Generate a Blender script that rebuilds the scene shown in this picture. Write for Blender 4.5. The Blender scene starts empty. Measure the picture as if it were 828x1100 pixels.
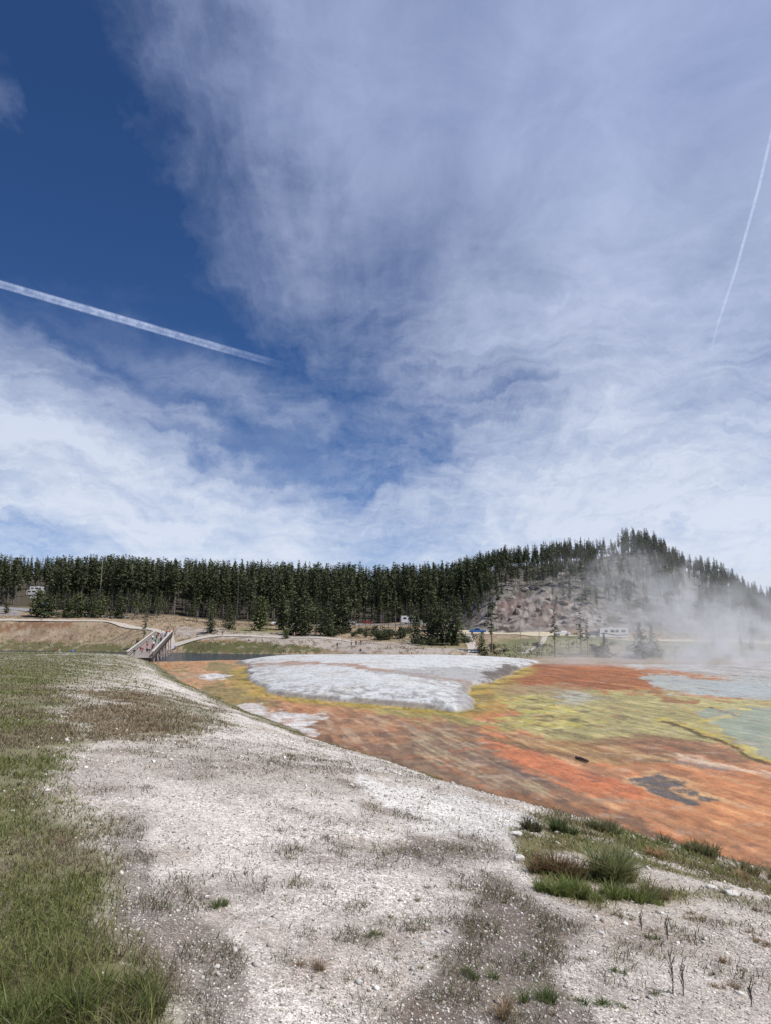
import bpy, math, random
import numpy as np
from mathutils import Vector, Matrix
random.seed(7); rng = np.random.default_rng(11)
scene = bpy.context.scene
COL = scene.collection
R = math.radians

# ------------------------------------------------------------------ camera
FPX, W0, H0 = 700.0, 828.0, 1100.0
PITCH = math.atan((677 - 550) / FPX)
CP, SP = math.cos(PITCH), math.sin(PITCH)
CAMZ = 6.0
cd = bpy.data.cameras.new('camera'); cam = bpy.data.objects.new('camera', cd); COL.objects.link(cam)
cam.location = (0, 0, CAMZ); cam.rotation_euler = (math.pi / 2 + PITCH, 0, 0)
cd.sensor_fit = 'VERTICAL'; cd.sensor_height = 24; cd.lens = 24 * FPX / H0
cd.clip_start = .1; cd.clip_end = 60000
scene.camera = cam

def place(px, py, Y):
    """world point at forward distance Y seen at a photo position"""
    v = (550 - py) / FPX; k = Y / (CP - v * SP)
    return Vector(((px - 414) / FPX * k, Y, CAMZ + (SP + v * CP) * k))
def project(X, Y, Z):
    dz = Z - CAMZ
    dep = np.maximum(Y * CP + dz * SP, .2)
    return 414 + FPX * X / dep, 550 - FPX * (-Y * SP + dz * CP) / dep
def zat(py, Y):
    v = (550 - py) / FPX
    return CAMZ + (SP + v * CP) * Y / (CP - v * SP)
def lin(c):
    c = c / 255.0
    return c / 12.92 if c <= .04045 else ((c + .055) / 1.055) ** 2.4
def C(r, g, b, k=.88): return np.array([lin(r) * k, lin(g) * k, lin(b) * k])

# ------------------------------------------------------------------ numpy noise
def _h(ix, iy, s):
    n = (ix.astype(np.int64) * 374761393 + iy.astype(np.int64) * 668265263 + s * 974711) & 0x7fffffff
    n = ((n ^ (n >> 13)) * 1274126177) & 0x7fffffff
    n = (n ^ (n >> 16)) & 0xffffff
    return n / float(0xffffff)
def vnoise(x, y, s=0):
    x0 = np.floor(x); y0 = np.floor(y); fx = x - x0; fy = y - y0
    fx = fx * fx * (3 - 2 * fx); fy = fy * fy * (3 - 2 * fy)
    a = _h(x0, y0, s); b = _h(x0 + 1, y0, s); c = _h(x0, y0 + 1, s); d = _h(x0 + 1, y0 + 1, s)
    return (a + (b - a) * fx) * (1 - fy) + (c + (d - c) * fx) * fy
def fbm(x, y, o=5, s=0, g=.5):
    t = 0.; a = 1.; n = 0.
    for i in range(o):
        t = t + a * (vnoise(x, y, s + i * 17) - .5); n += a; a *= g
        x, y = x * 1.63 - y * 1.17 + 3.1, x * 1.17 + y * 1.63 + 7.7
    return t / n * 2
def sst(a, b, x):
    t = np.clip((x - a) / (b - a), 0, 1); return t * t * (3 - 2 * t)
def sdf(poly, X, Y):
    """signed distance, positive inside"""
    P = np.array(poly, float); n = len(P); d = np.full(X.shape, 1e18); ins = np.zeros(X.shape, bool)
    for i in range(n):
        ax, ay = P[i]; bx, by = P[(i + 1) % n]; ex, ey = bx - ax, by - ay
        t = np.clip(((X - ax) * ex + (Y - ay) * ey) / (ex * ex + ey * ey + 1e-12), 0, 1)
        dx = X - ax - ex * t; dy = Y - ay - ey * t
        d = np.minimum(d, dx * dx + dy * dy)
        c = ((ay > Y) != (by > Y))
        if ey != 0: ins ^= c & (X < (Y - ay) / ey * ex + ax)
    d = np.sqrt(d); return np.where(ins, d, -d)
def dline(pts, X, Y):
    P = np.array(pts, float); d = np.full(X.shape, 1e18)
    for i in range(len(P) - 1):
        ax, ay = P[i]; ex, ey = P[i + 1] - P[i]
        t = np.clip(((X - ax) * ex + (Y - ay) * ey) / (ex * ex + ey * ey + 1e-12), 0, 1)
        d = np.minimum(d, (X - ax - ex * t) ** 2 + (Y - ay - ey * t) ** 2)
    return np.sqrt(d)

# ------------------------------------------------------------------ terrain shape (plan, metres)
edge_px = [(165,712),(200,735),(250,757),(290,775),(340,795),(400,815),(460,835),(520,855),(580,873),(650,893),(720,910),(780,925),(828,940)]
def on_flat(px, py, z=0.0):
    v = (550 - py) / FPX; k = (z - CAMZ) / (SP + v * CP)
    return ((px - 414) / FPX * k, k * (CP - v * SP))
EDGE = [on_flat(a, b) for a, b in edge_px]
MOUND = [(-50, 132), (-60, 143), (-150, 150), (-400, 160), (-400, -90), (60, -60), (24, -8), (15, 7)] + EDGE[::-1]
isl = [on_flat(*p) for p in [(268,716),(262,723),(272,736),(300,748),(350,754),(400,757),(450,762),(490,767),(505,762),(503,748),(508,738),(530,732),(552,722)]]
ISLAND = isl + [(30, 128), (15, 139), (-5, 141), (-27, 139), (-28, 125)]
BZ = -3.0
def T(*l): return [(Y, (zat(py, Y) if py > 50 else py)) for Y, py in l]
cols = {
 -400: T((140,-.5),(150,BZ),(228,BZ),(236,690),(250,668),(256,664),(285,655),(300,651),(400,634),(520,618),(600,616)),
 0:    T((136,-.5),(150,BZ),(222,BZ),(230,696),(241,684),(250,668),(256,664),(285,655),(300,651),(400,634),(520,618),(600,616)),
 100:  T((136,-.5),(148,BZ),(212,BZ),(222,697),(233,690),(245,668),(252,665),(300,657),(340,650),(440,632),(600,618)),
 170:  T((136,-.3),(146,BZ),(202,BZ),(209,700),(218,688),(226,679),(240,674),(260,667),(300,660),(440,636),(600,618)),
 250:  T((137,0),(144,BZ),(190,BZ),(197,701),(206,690),(214,684),(221,681),(250,676),(280,670),(320,662),(440,640),(600,622)),
 330:  T((139,0),(148,BZ),(182,BZ),(190,701),(197,693),(205,687),(216,684),(240,679),(280,673),(330,664),(440,642),(600,624)),
 400:  T((142,0),(150,BZ),(168,BZ),(175,699),(190,694),(205,690),(230,683),(260,675),(300,669),(340,664),(440,640),(600,624)),
 480:  T((142,0),(150,-1.5),(164,-1.5),(175,697),(200,691),(230,680),(250,676),(262,673),(300,663),(340,650),(440,632),(600,622)),
 540:  T((135,-.1),(150,704),(170,700),(200,692),(214,682),(224,680),(234,668),(250,646),(280,630),(330,612),(380,610),(600,20.)),
 620:  T((122,0),(135,708),(165,702),(188,692),(202,684),(211,682),(219,672),(237,652),(265,628),(300,608),(335,603),(380,612),(600,20.)),
 690:  T((118,0),(132,711),(160,703),(185,694),(196,689),(206,688),(218,678),(240,650),(270,624),(300,600),(322,592),(360,606),(600,20.)),
 760:  T((116,0),(132,712),(168,702),(193,692),(207,689),(225,676),(250,650),(280,634),(310,620),(330,617),(380,626),(600,18.)),
 828:  T((116,0),(130,713),(168,703),(198,694),(211,690),(230,680),(260,668),(290,658),(320,652),(380,656),(600,14.)),
 950:  T((116,0),(130,713),(168,703),(200,696),(240,685),(300,668),(330,665),(380,668),(600,12.)),
 1300: T((116,0),(130,713),(200,700),(300,677),(400,672),(600,10.)),
}
CPX = np.array(sorted(cols)); CS = (CPX - 414) / FPX / 1.014
def zfar(X, Y):
    Ys = np.maximum(Y, 1.)
    s = np.clip(X / Ys, CS[0], CS[-1])
    zs = np.stack([np.interp(Ys, [p[0] for p in cols[c]], [p[1] for p in cols[c]]) for c in CPX])
    j = np.clip(np.searchsorted(CS, s) - 1, 0, len(CS) - 2)
    t = (s - CS[j]) / (CS[j + 1] - CS[j]); t = t * t * (3 - 2 * t)
    idx = np.arange(s.size)
    z = zs.reshape(len(CS), -1)
    z0 = z[j.ravel(), idx]; z1 = z[j.ravel() + 1, idx]
    out = (z0 + (z1 - z0) * t.ravel()).reshape(s.shape)
    start = np.interp(s, CS, [cols[c][0][0] for c in CPX])
    zst = np.interp(s, CS, [cols[c][0][1] for c in CPX])
    return np.where(Ys < start, zst * sst(100, 135, Ys), out)
def height(X, Y, full=False):
    X = np.asarray(X, float); Y = np.asarray(Y, float)
    base = zfar(X, Y)
    r = np.hypot(X, Y)
    # hill relief
    hz = sst(225, 245, Y) * sst(.10, .22, X / np.maximum(Y, 1))
    rock = np.exp(-(((X / np.maximum(Y, 1) - .215) / .075) ** 2)) * sst(224, 232, Y) * (1 - sst(262, 285, Y))
    rel = fbm(X / 14, Y / 14, 5, 3)
    rid = 1 - np.abs(fbm(X / 9, Y / 9, 5, 33)) * 2.2
    base = base + hz * (rel * 2.0) + rock * (rid * 1.6 + fbm(X / 2.5, Y / 2.5, 3, 9) * 1.3)
    base = base + sst(145, 160, Y) * (1 - hz) * fbm(X / 9, Y / 9, 4, 5) * .3 * sst(-1.6, -.4, base)
    # terrace micro relief
    ter = (1 - sst(110, 125, Y))
    base = base + ter * (fbm(X / 5, Y / 5, 6, 21) * .05)
    # island
    di = sdf(ISLAND, X, Y) + fbm(X / 6, Y / 6, 5, 8) * 1.0
    isl_h = .28 * sst(-.1, .7, di) + 1.55 * (1 - np.exp(-np.maximum(di, 0) / 9.))
    base = base + isl_h * 1.0 + sst(0, 2, di) * fbm(X / 3, Y / 3, 5, 66) * .035
    # mound
    d = sdf(MOUND, X, Y); dn = d + fbm(X / 3., Y / 3., 5, 14) * .5 * sst(2, 12, r)
    cap = 4.5 - .0225 * np.clip(Y - 8, 0, 200)
    x = np.maximum(.35 * dn, 1e-3)
    H = (x ** -4 + cap ** -4) ** -.25
    H = H + fbm(X / 4., Y / 4., 4, 41) * .10 + fbm(X / .6, Y / .6, 4, 43) * .025 * sst(0, 3, d)
    H = np.where(dn > 0, H, dn * .6)
    z = np.maximum(base, H)
    if full: return z, dn, di, base, H
    return z
def hz1(x, y): return float(height(np.array([x]), np.array([y]))[0])

# ------------------------------------------------------------------ generic helpers
def new_obj(name, mesh, parent=None, mats=()):
    o = bpy.data.objects.new(name, mesh); COL.objects.link(o)
    if parent is not None: o.parent = parent
    for m in mats: mesh.materials.append(m)
    return o
def np_mesh(name, V, F, smooth=True):
    """V (n,3); F (m,k) array"""
    me = bpy.data.meshes.new(name); V = np.asarray(V, np.float32); F = np.asarray(F, np.int32)
    me.vertices.add(len(V)); me.vertices.foreach_set('co', V.ravel())
    m, k = F.shape
    me.loops.add(m * k); me.loops.foreach_set('vertex_index', F.ravel())
    me.polygons.add(m); me.polygons.foreach_set('loop_start', np.arange(m, dtype=np.int32) * k)
    me.polygons.foreach_set('loop_total', np.full(m, k, np.int32))
    if smooth: me.polygons.foreach_set('use_smooth', np.ones(m, bool))
    me.update(calc_edges=True); return me
def tag(o, label=None, cat=None, group=None, kind=None):
    if label: o['label'] = label
    if cat: o['category'] = cat
    if group: o['group'] = group
    if kind: o['kind'] = kind
    return o
def empty(name, loc=(0, 0, 0), rz=0):
    o = bpy.data.objects.new(name, None); COL.objects.link(o); o.location = loc; o.rotation_euler = (0, 0, rz)
    o.empty_display_size = .3; return o
class MB:
    def __init__(s): s.v = []; s.f = []; s.mi = []
    def add(s, v, f, mi=0):
        b = len(s.v); s.v += [tuple(p) for p in v]; s.f += [tuple(i + b for i in q) for q in f]; s.mi += [mi] * len(f)
    def box(s, c, d, rz=0, ry=0, mi=0, bev=0):
        x, y, z = [q / 2 for q in d]
        M = Matrix.Rotation(rz, 3, 'Z') @ Matrix.Rotation(ry, 3, 'Y')
        b = min(bev, x * .9, y * .9, z * .9)
        if b <= 0:
            v = [(i * x, j * y, k * z) for i in (-1, 1) for j in (-1, 1) for k in (-1, 1)]
            f = [(0,1,3,2),(4,6,7,5),(0,4,5,1),(2,3,7,6),(0,2,6,4),(1,5,7,3)]
        else:
            o8 = [(-x + b, -y), (x - b, -y), (x, -y + b), (x, y - b), (x - b, y), (-x + b, y), (-x, y - b), (-x, -y + b)]
            v = [(p[0], p[1], -z) for p in o8] + [(p[0], p[1], z - b) for p in o8] + [(p[0] * (1 - b / x), p[1] * (1 - b / y), z) for p in o8]
            f = [tuple(range(7, -1, -1)), tuple(range(16, 24))]
            for a in (0, 8): f += [(a + i, a + (i + 1) % 8, a + 8 + (i + 1) % 8, a + 8 + i) for i in range(8)]
        s.add([Vector(c) + M @ Vector(p) for p in v], f, mi)
    def bar(s, a, b, w, h=None, mi=0, n=4):
        a, b = Vector(a), Vector(b); h = h or w; t = (b - a).normalized()
        u = t.cross(Vector((0, 0, 1)))
        u = u.normalized() if u.length > 1e-4 else Vector((1, 0, 0)); w2 = u.cross(t)
        v = []
        for p, q in ((a, 1), (b, 1)):
            for i in range(n):
                an = math.pi * 2 * (i + .5) / n; k = math.sqrt(2) if n == 4 else 1
                v.append(p + u * math.cos(an) * w / 2 * k + w2 * math.sin(an) * h / 2 * k)
        f = [tuple(range(n))[::-1], tuple(range(n, 2 * n))] + [(i, (i + 1) % n, n + (i + 1) % n, n + i) for i in range(n)]
        s.add(v, f, mi)
    def tube(s, pts, rad, n=8, mi=0):
        v = []; m = len(pts); pts = [Vector(p) for p in pts]
        for i, p in enumerate(pts):
            t = (pts[min(i + 1, m - 1)] - pts[max(i - 1, 0)]).normalized()
            u = t.orthogonal().normalized() if abs(t.z) < .95 else Vector((1, 0, 0)); w = t.cross(u).normalized(); u = w.cross(t)
            for j in range(n):
                a = 2 * math.pi * j / n; v.append(p + (u * math.cos(a) + w * math.sin(a)) * rad[i])
        f = [tuple(range(n))[::-1], tuple(range((m - 1) * n, m * n))]
        for i in range(m - 1):
            for j in range(n): f.append((i * n + j, i * n + (j + 1) % n, (i + 1) * n + (j + 1) % n, (i + 1) * n + j))
        s.add(v, f, mi)
    def prism(s, prof, y0, y1, mi=0):
        n = len(prof); v = [(a, y0, b) for a, b in prof] + [(a, y1, b) for a, b in prof]
        s.add(v, [tuple(range(n)), tuple(range(2 * n - 1, n - 1, -1))] + [(i, n + i, n + (i + 1) % n, (i + 1) % n) for i in range(n)], mi)
    def mesh(s, name, smooth=False):
        me = bpy.data.meshes.new(name); me.from_pydata(s.v, [], s.f); me.update()
        if any(s.mi): me.polygons.foreach_set('material_index', s.mi)
        if smooth: me.polygons.foreach_set('use_smooth', [True] * len(s.f))
        return me
    def build(s, name, mats, parent=None, smooth=False):
        return new_obj(name, s.mesh(name, smooth), parent, mats if isinstance(mats, (list, tuple)) else [mats])

# ------------------------------------------------------------------ materials
class NT:
    def __init__(s, nt): s.nt = nt
    def n(s, t, **k):
        nd = s.nt.nodes.new(t)
        for a, b in k.items(): setattr(nd, a, b)
        return nd
    def put(s, sock, v):
        if isinstance(v, bpy.types.NodeSocket): s.nt.links.new(v, sock)
        else: sock.default_value = v
    def math(s, op, a, b=0., c=None, clamp=False):
        nd = s.n('ShaderNodeMath', operation=op, use_clamp=clamp); s.put(nd.inputs[0], a)
        if op not in ('SQRT', 'EXPONENT', 'ABSOLUTE', 'ARCSINE', 'SINE', 'COSINE'): s.put(nd.inputs[1], b)
        if c is not None: s.put(nd.inputs[2], c)
        return nd.outputs[0]
    def vmath(s, op, a, b=None):
        nd = s.n('ShaderNodeVectorMath', operation=op); s.put(nd.inputs[0], a)
        if b is not None: s.put(nd.inputs[1], b)
        return nd.outputs[0]
    def noise(s, vec, scale, detail=4., rough=.55, dist=0.):
        nd = s.n('ShaderNodeTexNoise'); s.put(nd.inputs['Vector'], vec)
        nd.inputs['Scale'].default_value = scale; nd.inputs['Detail'].default_value = detail
        nd.inputs['Roughness'].default_value = rough; nd.inputs['Distortion'].default_value = dist
        return nd.outputs['Fac']
    def rng(s, v, a, b, c=0., d=1., smooth=False):
        nd = s.n('ShaderNodeMapRange'); nd.interpolation_type = 'SMOOTHSTEP' if smooth else 'LINEAR'
        s.put(nd.inputs[0], v); s.put(nd.inputs[1], a); s.put(nd.inputs[2], b); s.put(nd.inputs[3], c); s.put(nd.inputs[4], d)
        return nd.outputs[0]
    def mix(s, f, a, b, blend='MIX'):
        nd = s.n('ShaderNodeMix', data_type='RGBA', blend_type=blend); s.put(nd.inputs[0], f)
        for sk, v in ((nd.inputs[6], a), (nd.inputs[7], b)):
            if not isinstance(v, bpy.types.NodeSocket): v = (*v[:3], 1)
            s.put(sk, v)
        return nd.outputs[2]
    def comb(s, x, y, z):
        nd = s.n('ShaderNodeCombineXYZ'); s.put(nd.inputs[0], x); s.put(nd.inputs[1], y); s.put(nd.inputs[2], z); return nd.outputs[0]
    def bump(s, h, st, dist):
        nd = s.n('ShaderNodeBump'); s.put(nd.inputs['Height'], h); nd.inputs['Strength'].default_value = st; nd.inputs['Distance'].default_value = dist
        return nd.outputs[0]
def new_mat(name):
    m = bpy.data.materials.new(name); m.use_nodes = True; t = NT(m.node_tree)
    b = m.node_tree.nodes['Principled BSDF']; return m, t, b
def simple(name, col, rough=.6, metal=0., var=.15, scale=8., bump=0.):
    m, t, b = new_mat(name)
    co = t.n('ShaderNodeTexCoord').outputs['Object']
    n = t.noise(co, scale, 5.)
    f = t.rng(n, .3, .7, 1 - var, 1 + var)
    mul = t.vmath('MULTIPLY', tuple(col), t.comb(f, f, f))
    t.put(b.inputs['Base Color'], mul); b.inputs['Roughness'].default_value = rough; b.inputs['Metallic'].default_value = metal
    if bump: t.put(b.inputs['Normal'], t.bump(n, bump, .02))
    return m
def glass_mat():
    m, t, b = new_mat('window_glass'); b.inputs['Base Color'].default_value = (.02, .025, .03, 1)
    b.inputs['Roughness'].default_value = .06; return m

def ground_material(name, kind):
    m, t, b = new_mat(name)
    at = t.n('ShaderNodeAttribute', attribute_name='Col').outputs['Color']
    gr = t.n('ShaderNodeAttribute', attribute_name='gravel').outputs['Fac']
    wet = t.n('ShaderNodeAttribute', attribute_name='wet').outputs['Fac']
    pos = t.n('ShaderNodeNewGeometry').outputs['Position']
    n1 = t.noise(pos, 1.1, 9., .65)
    n2 = t.noise(pos, 14., 7., .7)
    vo = t.n('ShaderNodeTexVoronoi'); t.put(vo.inputs['Vector'], pos); vo.inputs['Scale'].default_value = 62.
    v2 = t.n('ShaderNodeTexVoronoi'); t.put(v2.inputs['Vector'], pos); v2.inputs['Scale'].default_value = 24.
    sepr = t.n('ShaderNodeSeparateColor'); t.put(sepr.inputs[0], vo.outputs['Color'])
    sep2 = t.n('ShaderNodeSeparateColor'); t.put(sep2.inputs[0], v2.outputs['Color'])
    f1 = t.rng(n1, .3, .7, .84, 1.16); f2 = t.rng(n2, .25, .75, .78, 1.2)
    base = t.math('MULTIPLY', f1, f2)
    sp = t.math('MULTIPLY', t.rng(sepr.outputs[0], 0., 1., .55, 1.45), t.rng(sep2.outputs[1], 0., 1., .78, 1.22))
    # dark gaps between the stones
    gap = t.rng(vo.outputs['Distance'], .35, .75, 1.15, .65)
    sp = t.math('MULTIPLY', sp, gap)
    spm = t.math('ADD', t.math('MULTIPLY', t.math('SUBTRACT', sp, 1.), gr), 1.)
    fac = t.math('MULTIPLY', base, spm)
    col = t.vmath('MULTIPLY', at, t.comb(fac, fac, fac))
    if kind == 'wet':
        mp = t.n('ShaderNodeMapping'); t.put(mp.inputs[0], pos); mp.inputs['Rotation'].default_value = (0, 0, R(-14)); mp.inputs['Scale'].default_value = (1., .62, 1.)
        d1 = t.noise(mp.outputs[0], 2.2, 12., .72, .6); d2 = t.noise(pos, 5., 10., .75, .3)
        vc = t.n('ShaderNodeTexVoronoi', feature='DISTANCE_TO_EDGE'); wv_ = t.n('ShaderNodeTexNoise'); t.put(wv_.inputs['Vector'], pos); wv_.inputs['Scale'].default_value = 2.5; wv_.inputs['Detail'].default_value = 5
        t.put(vc.inputs['Vector'], t.vmath('ADD', pos, wv_.outputs['Color'])); vc.inputs['Scale'].default_value = 1.3
        rimm = t.rng(vc.outputs['Distance'], .0, .06, 1., 0.); rimm = t.math('MULTIPLY', rimm, t.rng(d2, .5, .62))
        col = t.mix(t.rng(d1, .50, .72, 0., .75), col, t.vmath('MULTIPLY', col, (.50, .47, .46)))
        col = t.mix(t.rng(d1, .46, .30, 0., .6), col, t.vmath('ADD', t.vmath('MULTIPLY', col, (.9, .85, .8)), (.14, .095, .055)))
        col = t.mix(t.rng(d2, .54, .72, 0., .7), col, t.vmath('MULTIPLY', col, (.6, .62, .55)))
        col = t.mix(t.math('MULTIPLY', rimm, .5), col, (.12, .085, .05))
    t.put(b.inputs['Base Color'], col)
    t.put(b.inputs['Roughness'], t.rng(wet, 0., 1., .92, .32))
    t.put(b.inputs['Specular IOR Level'], t.rng(wet, 0., 1., .2, .5))
    hgt = t.math('ADD', t.math('MULTIPLY', n2, .6), t.math('MULTIPLY', t.math('SUBTRACT', 1., vo.outputs['Distance']), t.math('MULTIPLY', gr, .35)))
    hgt = t.math('ADD', hgt, t.math('MULTIPLY', n1, 1.5))
    t.put(b.inputs['Normal'], t.bump(hgt, {'dry': .6, 'wet': .5, 'pool': .12, 'sheet': .35}[kind], {'dry': .05, 'wet': .035, 'pool': .02, 'sheet': .02}[kind]))
    return m

# ------------------------------------------------------------------ painting of the ground colours (laid out in plan, baked on the mesh)
def paint(X, Y, Z, dn, di, base, H):
    px, py = project(X, Y, Z)
    px = np.where(Y > .5, px, np.where(X > 0, 2000, -1500)); py = np.where(Y > .5, py, 1500)
    px = np.clip(px, -3000, 4000); py = np.clip(py, 300, 2500)
    w1 = fbm(X / 7, Y / 7, 8, 101, .62); w2 = fbm(X / 7, Y / 7, 8, 131, .62); w3 = fbm(X / 2.2, Y / 2.2, 7, 151, .6)
    w4 = fbm(X / 2.1, Y / 3.1, 6, 901, .7); w5 = fbm(X / 2.1, Y / 3.1, 6, 911, .7); w6 = fbm(X / .8, Y / 1.1, 5, 921, .75)
    fx, fy = -.25, .97
    al = X * fx + Y * fy; ac = X * fy - Y * fx
    st1 = fbm(al / 9, ac / 1.1 + w1 * .8, 6, 171, .62); st2 = fbm(al / 5, ac / .45 + w1 * .6, 5, 191, .6)
    st3 = fbm(al / 16, ac / 2.6 + w2 * .9, 5, 211, .6)
    n = X.size; col = np.zeros((n, 3)); wet = np.zeros(n); grv = np.zeros(n)
    def lay(mask, c, k=1.):
        m = np.clip(mask * k, 0, 1)[:, None]
        nonlocal col; col = col * (1 - m) + np.asarray(c) * m
    def zone(poly, w=6, wx=10, wy=4):
        """soft mask of a polygon, its edge broken by noise"""
        xs = [p[0] for p in poly]; ys = [p[1] for p in poly]; out = np.zeros(n); mg = 3 * w + wx + 5
        sel = (px > min(xs) - mg) & (px < max(xs) + mg) & (py > min(ys) - mg) & (py < max(ys) + mg)
        if sel.any():
            q = np.clip(1.3 - Y[sel] / 160., .45, 1.2)
            d = sdf(poly, px[sel] + (wx * 2.6 * w1[sel] + 16 * w4[sel]) * q, py[sel] + (wy * 2.6 * w2[sel] + 7 * w5[sel]) * q) + w * 1.5 * w6[sel]; out[sel] = sst(-w * .4, w * .4, d)
        return out
    def stroke(pts, wd, wx=6, wy=2, ysc=2.2):
        xs = [p[0] for p in pts]; ys = [p[1] for p in pts]; out = np.zeros(n)
        sel = (px > min(xs) - 60) & (px < max(xs) + 60) & (py > min(ys) - 40) & (py < max(ys) + 40)
        if sel.any():
            d = dline([(a, b * ysc) for a, b in pts], px[sel] + wx * 1.6 * w1[sel] + 8 * w4[sel], (py[sel] + wy * 1.6 * w2[sel] + 3 * w5[sel]) * ysc) + wd * 1.5 * w6[sel]
            out[sel] = 1 - sst(wd * .4, wd * 1.4, d)
        return out
    P = lambda v: np.clip(.5 + v, 0, 1)
    # ---- terrace
    lay(np.ones(n), C(182, 122, 92))
    lay(sst(-.1, .35, st1), C(196, 112, 74), .8)
    lay(sst(.1, .45, st2), C(206, 150, 118), .7)
    lay(sst(.15, .5, -st2), C(140, 92, 72), .6)
    lay(sst(.1, .4, st3), C(204, 104, 62), .7)
    lay(sst(.25, .6, w3), C(120, 85, 72), .5)
    # crusty brown part by the bank, left
    z = zone([(300,772),(340,764),(420,768),(500,776),(540,800),(600,850),(520,860),(430,830),(350,800)], 8)
    lay(z, C(172, 118, 90)); lay(z * sst(.0, .3, w3), C(132, 96, 82), .8); lay(z * sst(.1, .35, st2), C(190, 158, 138), .6)
    z = zone([(430,785),(500,778),(540,800),(600,830),(660,870),(600,868),(520,842),(450,830),(410,808)], 9)
    lay(z, C(136, 104, 88), .8); lay(z * sst(.0, .25, -w3), C(172, 112, 80), .7); lay(z * sst(.15, .35, st2), C(190, 165, 135), .6)
    z = zone([(470,858),(560,862),(660,885),(760,915),(860,950),(860,990),(700,960),(560,930)], 9, 12, 6)
    lay(z, C(120, 84, 66), .9); lay(z * sst(0, .3, st2), C(168, 96, 60), .7)
    z = zone([(430,818),(470,822),(560,850),(540,856),(450,836)], 4); lay(z, C(196, 168, 145), .7)
    z = zone([(300,780),(345,788),(400,803),(460,820),(520,840),(600,860),(700,890),(700,912),(580,885),(460,848),(340,805)], 6, 6, 4); lay(z, C(118, 86, 70), .75); lay(z * sst(0, .3, st2), C(168, 104, 70), .6)
    # bright orange fan
    z = zone([(505,768),(560,790),(640,815),(700,850),(700,872),(640,862),(560,825),(520,795)], 7)
    lay(z * sst(-.4, .2, st1), C(206, 112, 78), .9)
    z = zone([(700,835),(830,830),(1400,850),(1400,960),(840,925),(760,890),(690,865)], 10)
    lay(z, C(200, 124, 86), .8); lay(z * sst(.05, .35, st2), C(214, 152, 112), .8); lay(z * sst(.1, .4, -st1), C(176, 96, 62), .6)
    # pale pink streaks
    lay(stroke([(510,772),(545,785),(585,805),(620,820)], 5), C(218, 160, 132), .6)
    lay(stroke([(675,817),(720,812),(770,822),(830,832)], 5), C(205, 175, 160), .8)
    lay(stroke([(690,818),(740,820),(780,828)], 3), C(130, 112, 110), .8)
    z = zone([(500,805),(560,825),(600,845),(560,838),(520,820)], 4, 14, 4); lay(z, C(110, 86, 84), .6)
    # yellow olive centre
    YO = [(512,742),(560,733),(650,738),(700,742),(760,752),(900,748),(1400,760),(1400,840),(900,828),(828,814),(780,806),(720,797),(660,802),(600,800),(560,790),(535,778),(520,765)]
    z = zone(YO, 6, 16, 5)
    lay(z, C(172, 158, 104)); lay(z * sst(-.1, .3, st1), C(186, 172, 112), .8); lay(z * sst(.0, .35, st2), C(150, 136, 84), .6); lay(z * sst(.1, .4, -st2), C(196, 178, 122), .6)
    z2 = zone([(520,790),(600,795),(680,806),(720,818),(660,822),(590,810)], 5, 14, 4)
    lay(z2, C(150, 112, 76), .8); lay(z2 * sst(0, .3, st2), C(205, 160, 118), .8)
    z = zone([(620,797),(700,792),(790,806),(830,820),(760,818),(690,812)], 5, 14, 4); lay(z, C(146, 100, 78), .8)
    z = zone([(515,748),(560,745),(600,758),(640,768),(620,785),(570,788),(520,772)], 5, 14, 5)
    lay(z * sst(-.15, .15, w3), C(190, 172, 84), .9); lay(z * sst(.12, .3, -w3), C(110, 96, 46), .85); lay(z * sst(.2, .4, w3), C(204, 192, 140), .8)
    z = zone([(560,735),(620,736),(650,752),(600,754)], 6, 14, 4); lay(z, C(150, 140, 110), .6)
    z = zone([(590,742),(620,738),(640,752),(615,760)], 5, 10, 4); lay(z, C(186, 188, 172), .6)
    # rust band, far
    z = zone([(470,701),(540,704),(620,712),(690,720),(735,733),(700,742),(640,739),(580,737),(530,736),(540,724),(555,716),(520,708)], 3, 10, 2)
    lay(z, C(168, 92, 50)); lay(z * sst(0, .3, st3), C(196, 108, 58), .8); lay(z * sst(.0, .3, -st1), C(132, 72, 40), .7); lay(z * sst(.3, .5, w3), C(120, 90, 45), .6)
    z = zone([(500,736),(560,735),(640,738),(600,744),(540,746),(505,745)], 3, 10, 2); lay(z, C(162, 128, 98), .85)
    z = zone([(504,738),(520,738),(530,755),(560,768),(530,776),(505,770),(512,755)], 3, 6, 2); lay(z, C(196, 116, 80), .9)
    # pale shore and thin water at the far right
    z = zone([(480,700),(600,706),(1400,712),(1400,728),(828,732),(740,722),(660,714),(580,709)], 3, 8, 2)
    lay(z, C(186, 184, 176)); lay(z * sst(0, .3, st3), C(150, 146, 140), .7); 
    z = zone([(690,724),(760,728),(1400,722),(1400,750),(828,752),(770,746),(720,744),(695,736)], 4, 10, 3)
    lay(z, C(170, 178, 168)); wet += z * .7; lay(z * sst(.1, .4, st1), C(190, 184, 150), .6)
    z = zone([(695,744),(750,748),(800,754),(1400,748),(1400,764),(800,763),(740,757),(700,752)], 3, 10, 3)
    lay(z, C(190, 176, 120), .85)
    # pool
    POOL = [(748,768),(768,760),(800,762),(1400,752),(1400,850),(900,838),(828,814),(800,799),(770,784)]
    zp = zone(POOL, 2, 8, 2)
    lay(zp, C(154, 160, 112)); lay(zp * sst(0, .3, st1), C(138, 148, 98), .8); lay(zp * sst(.1, .4, st2), C(166, 174, 142), .6); wet += zp * .9
    rim = np.maximum(stroke([(708,773),(735,781),(760,790),(785,800),(805,812),(835,820)], 6, 10, 3), stroke([(762,758),(785,764),(796,767),(770,771),(748,773)], 4, 10, 3))
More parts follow.
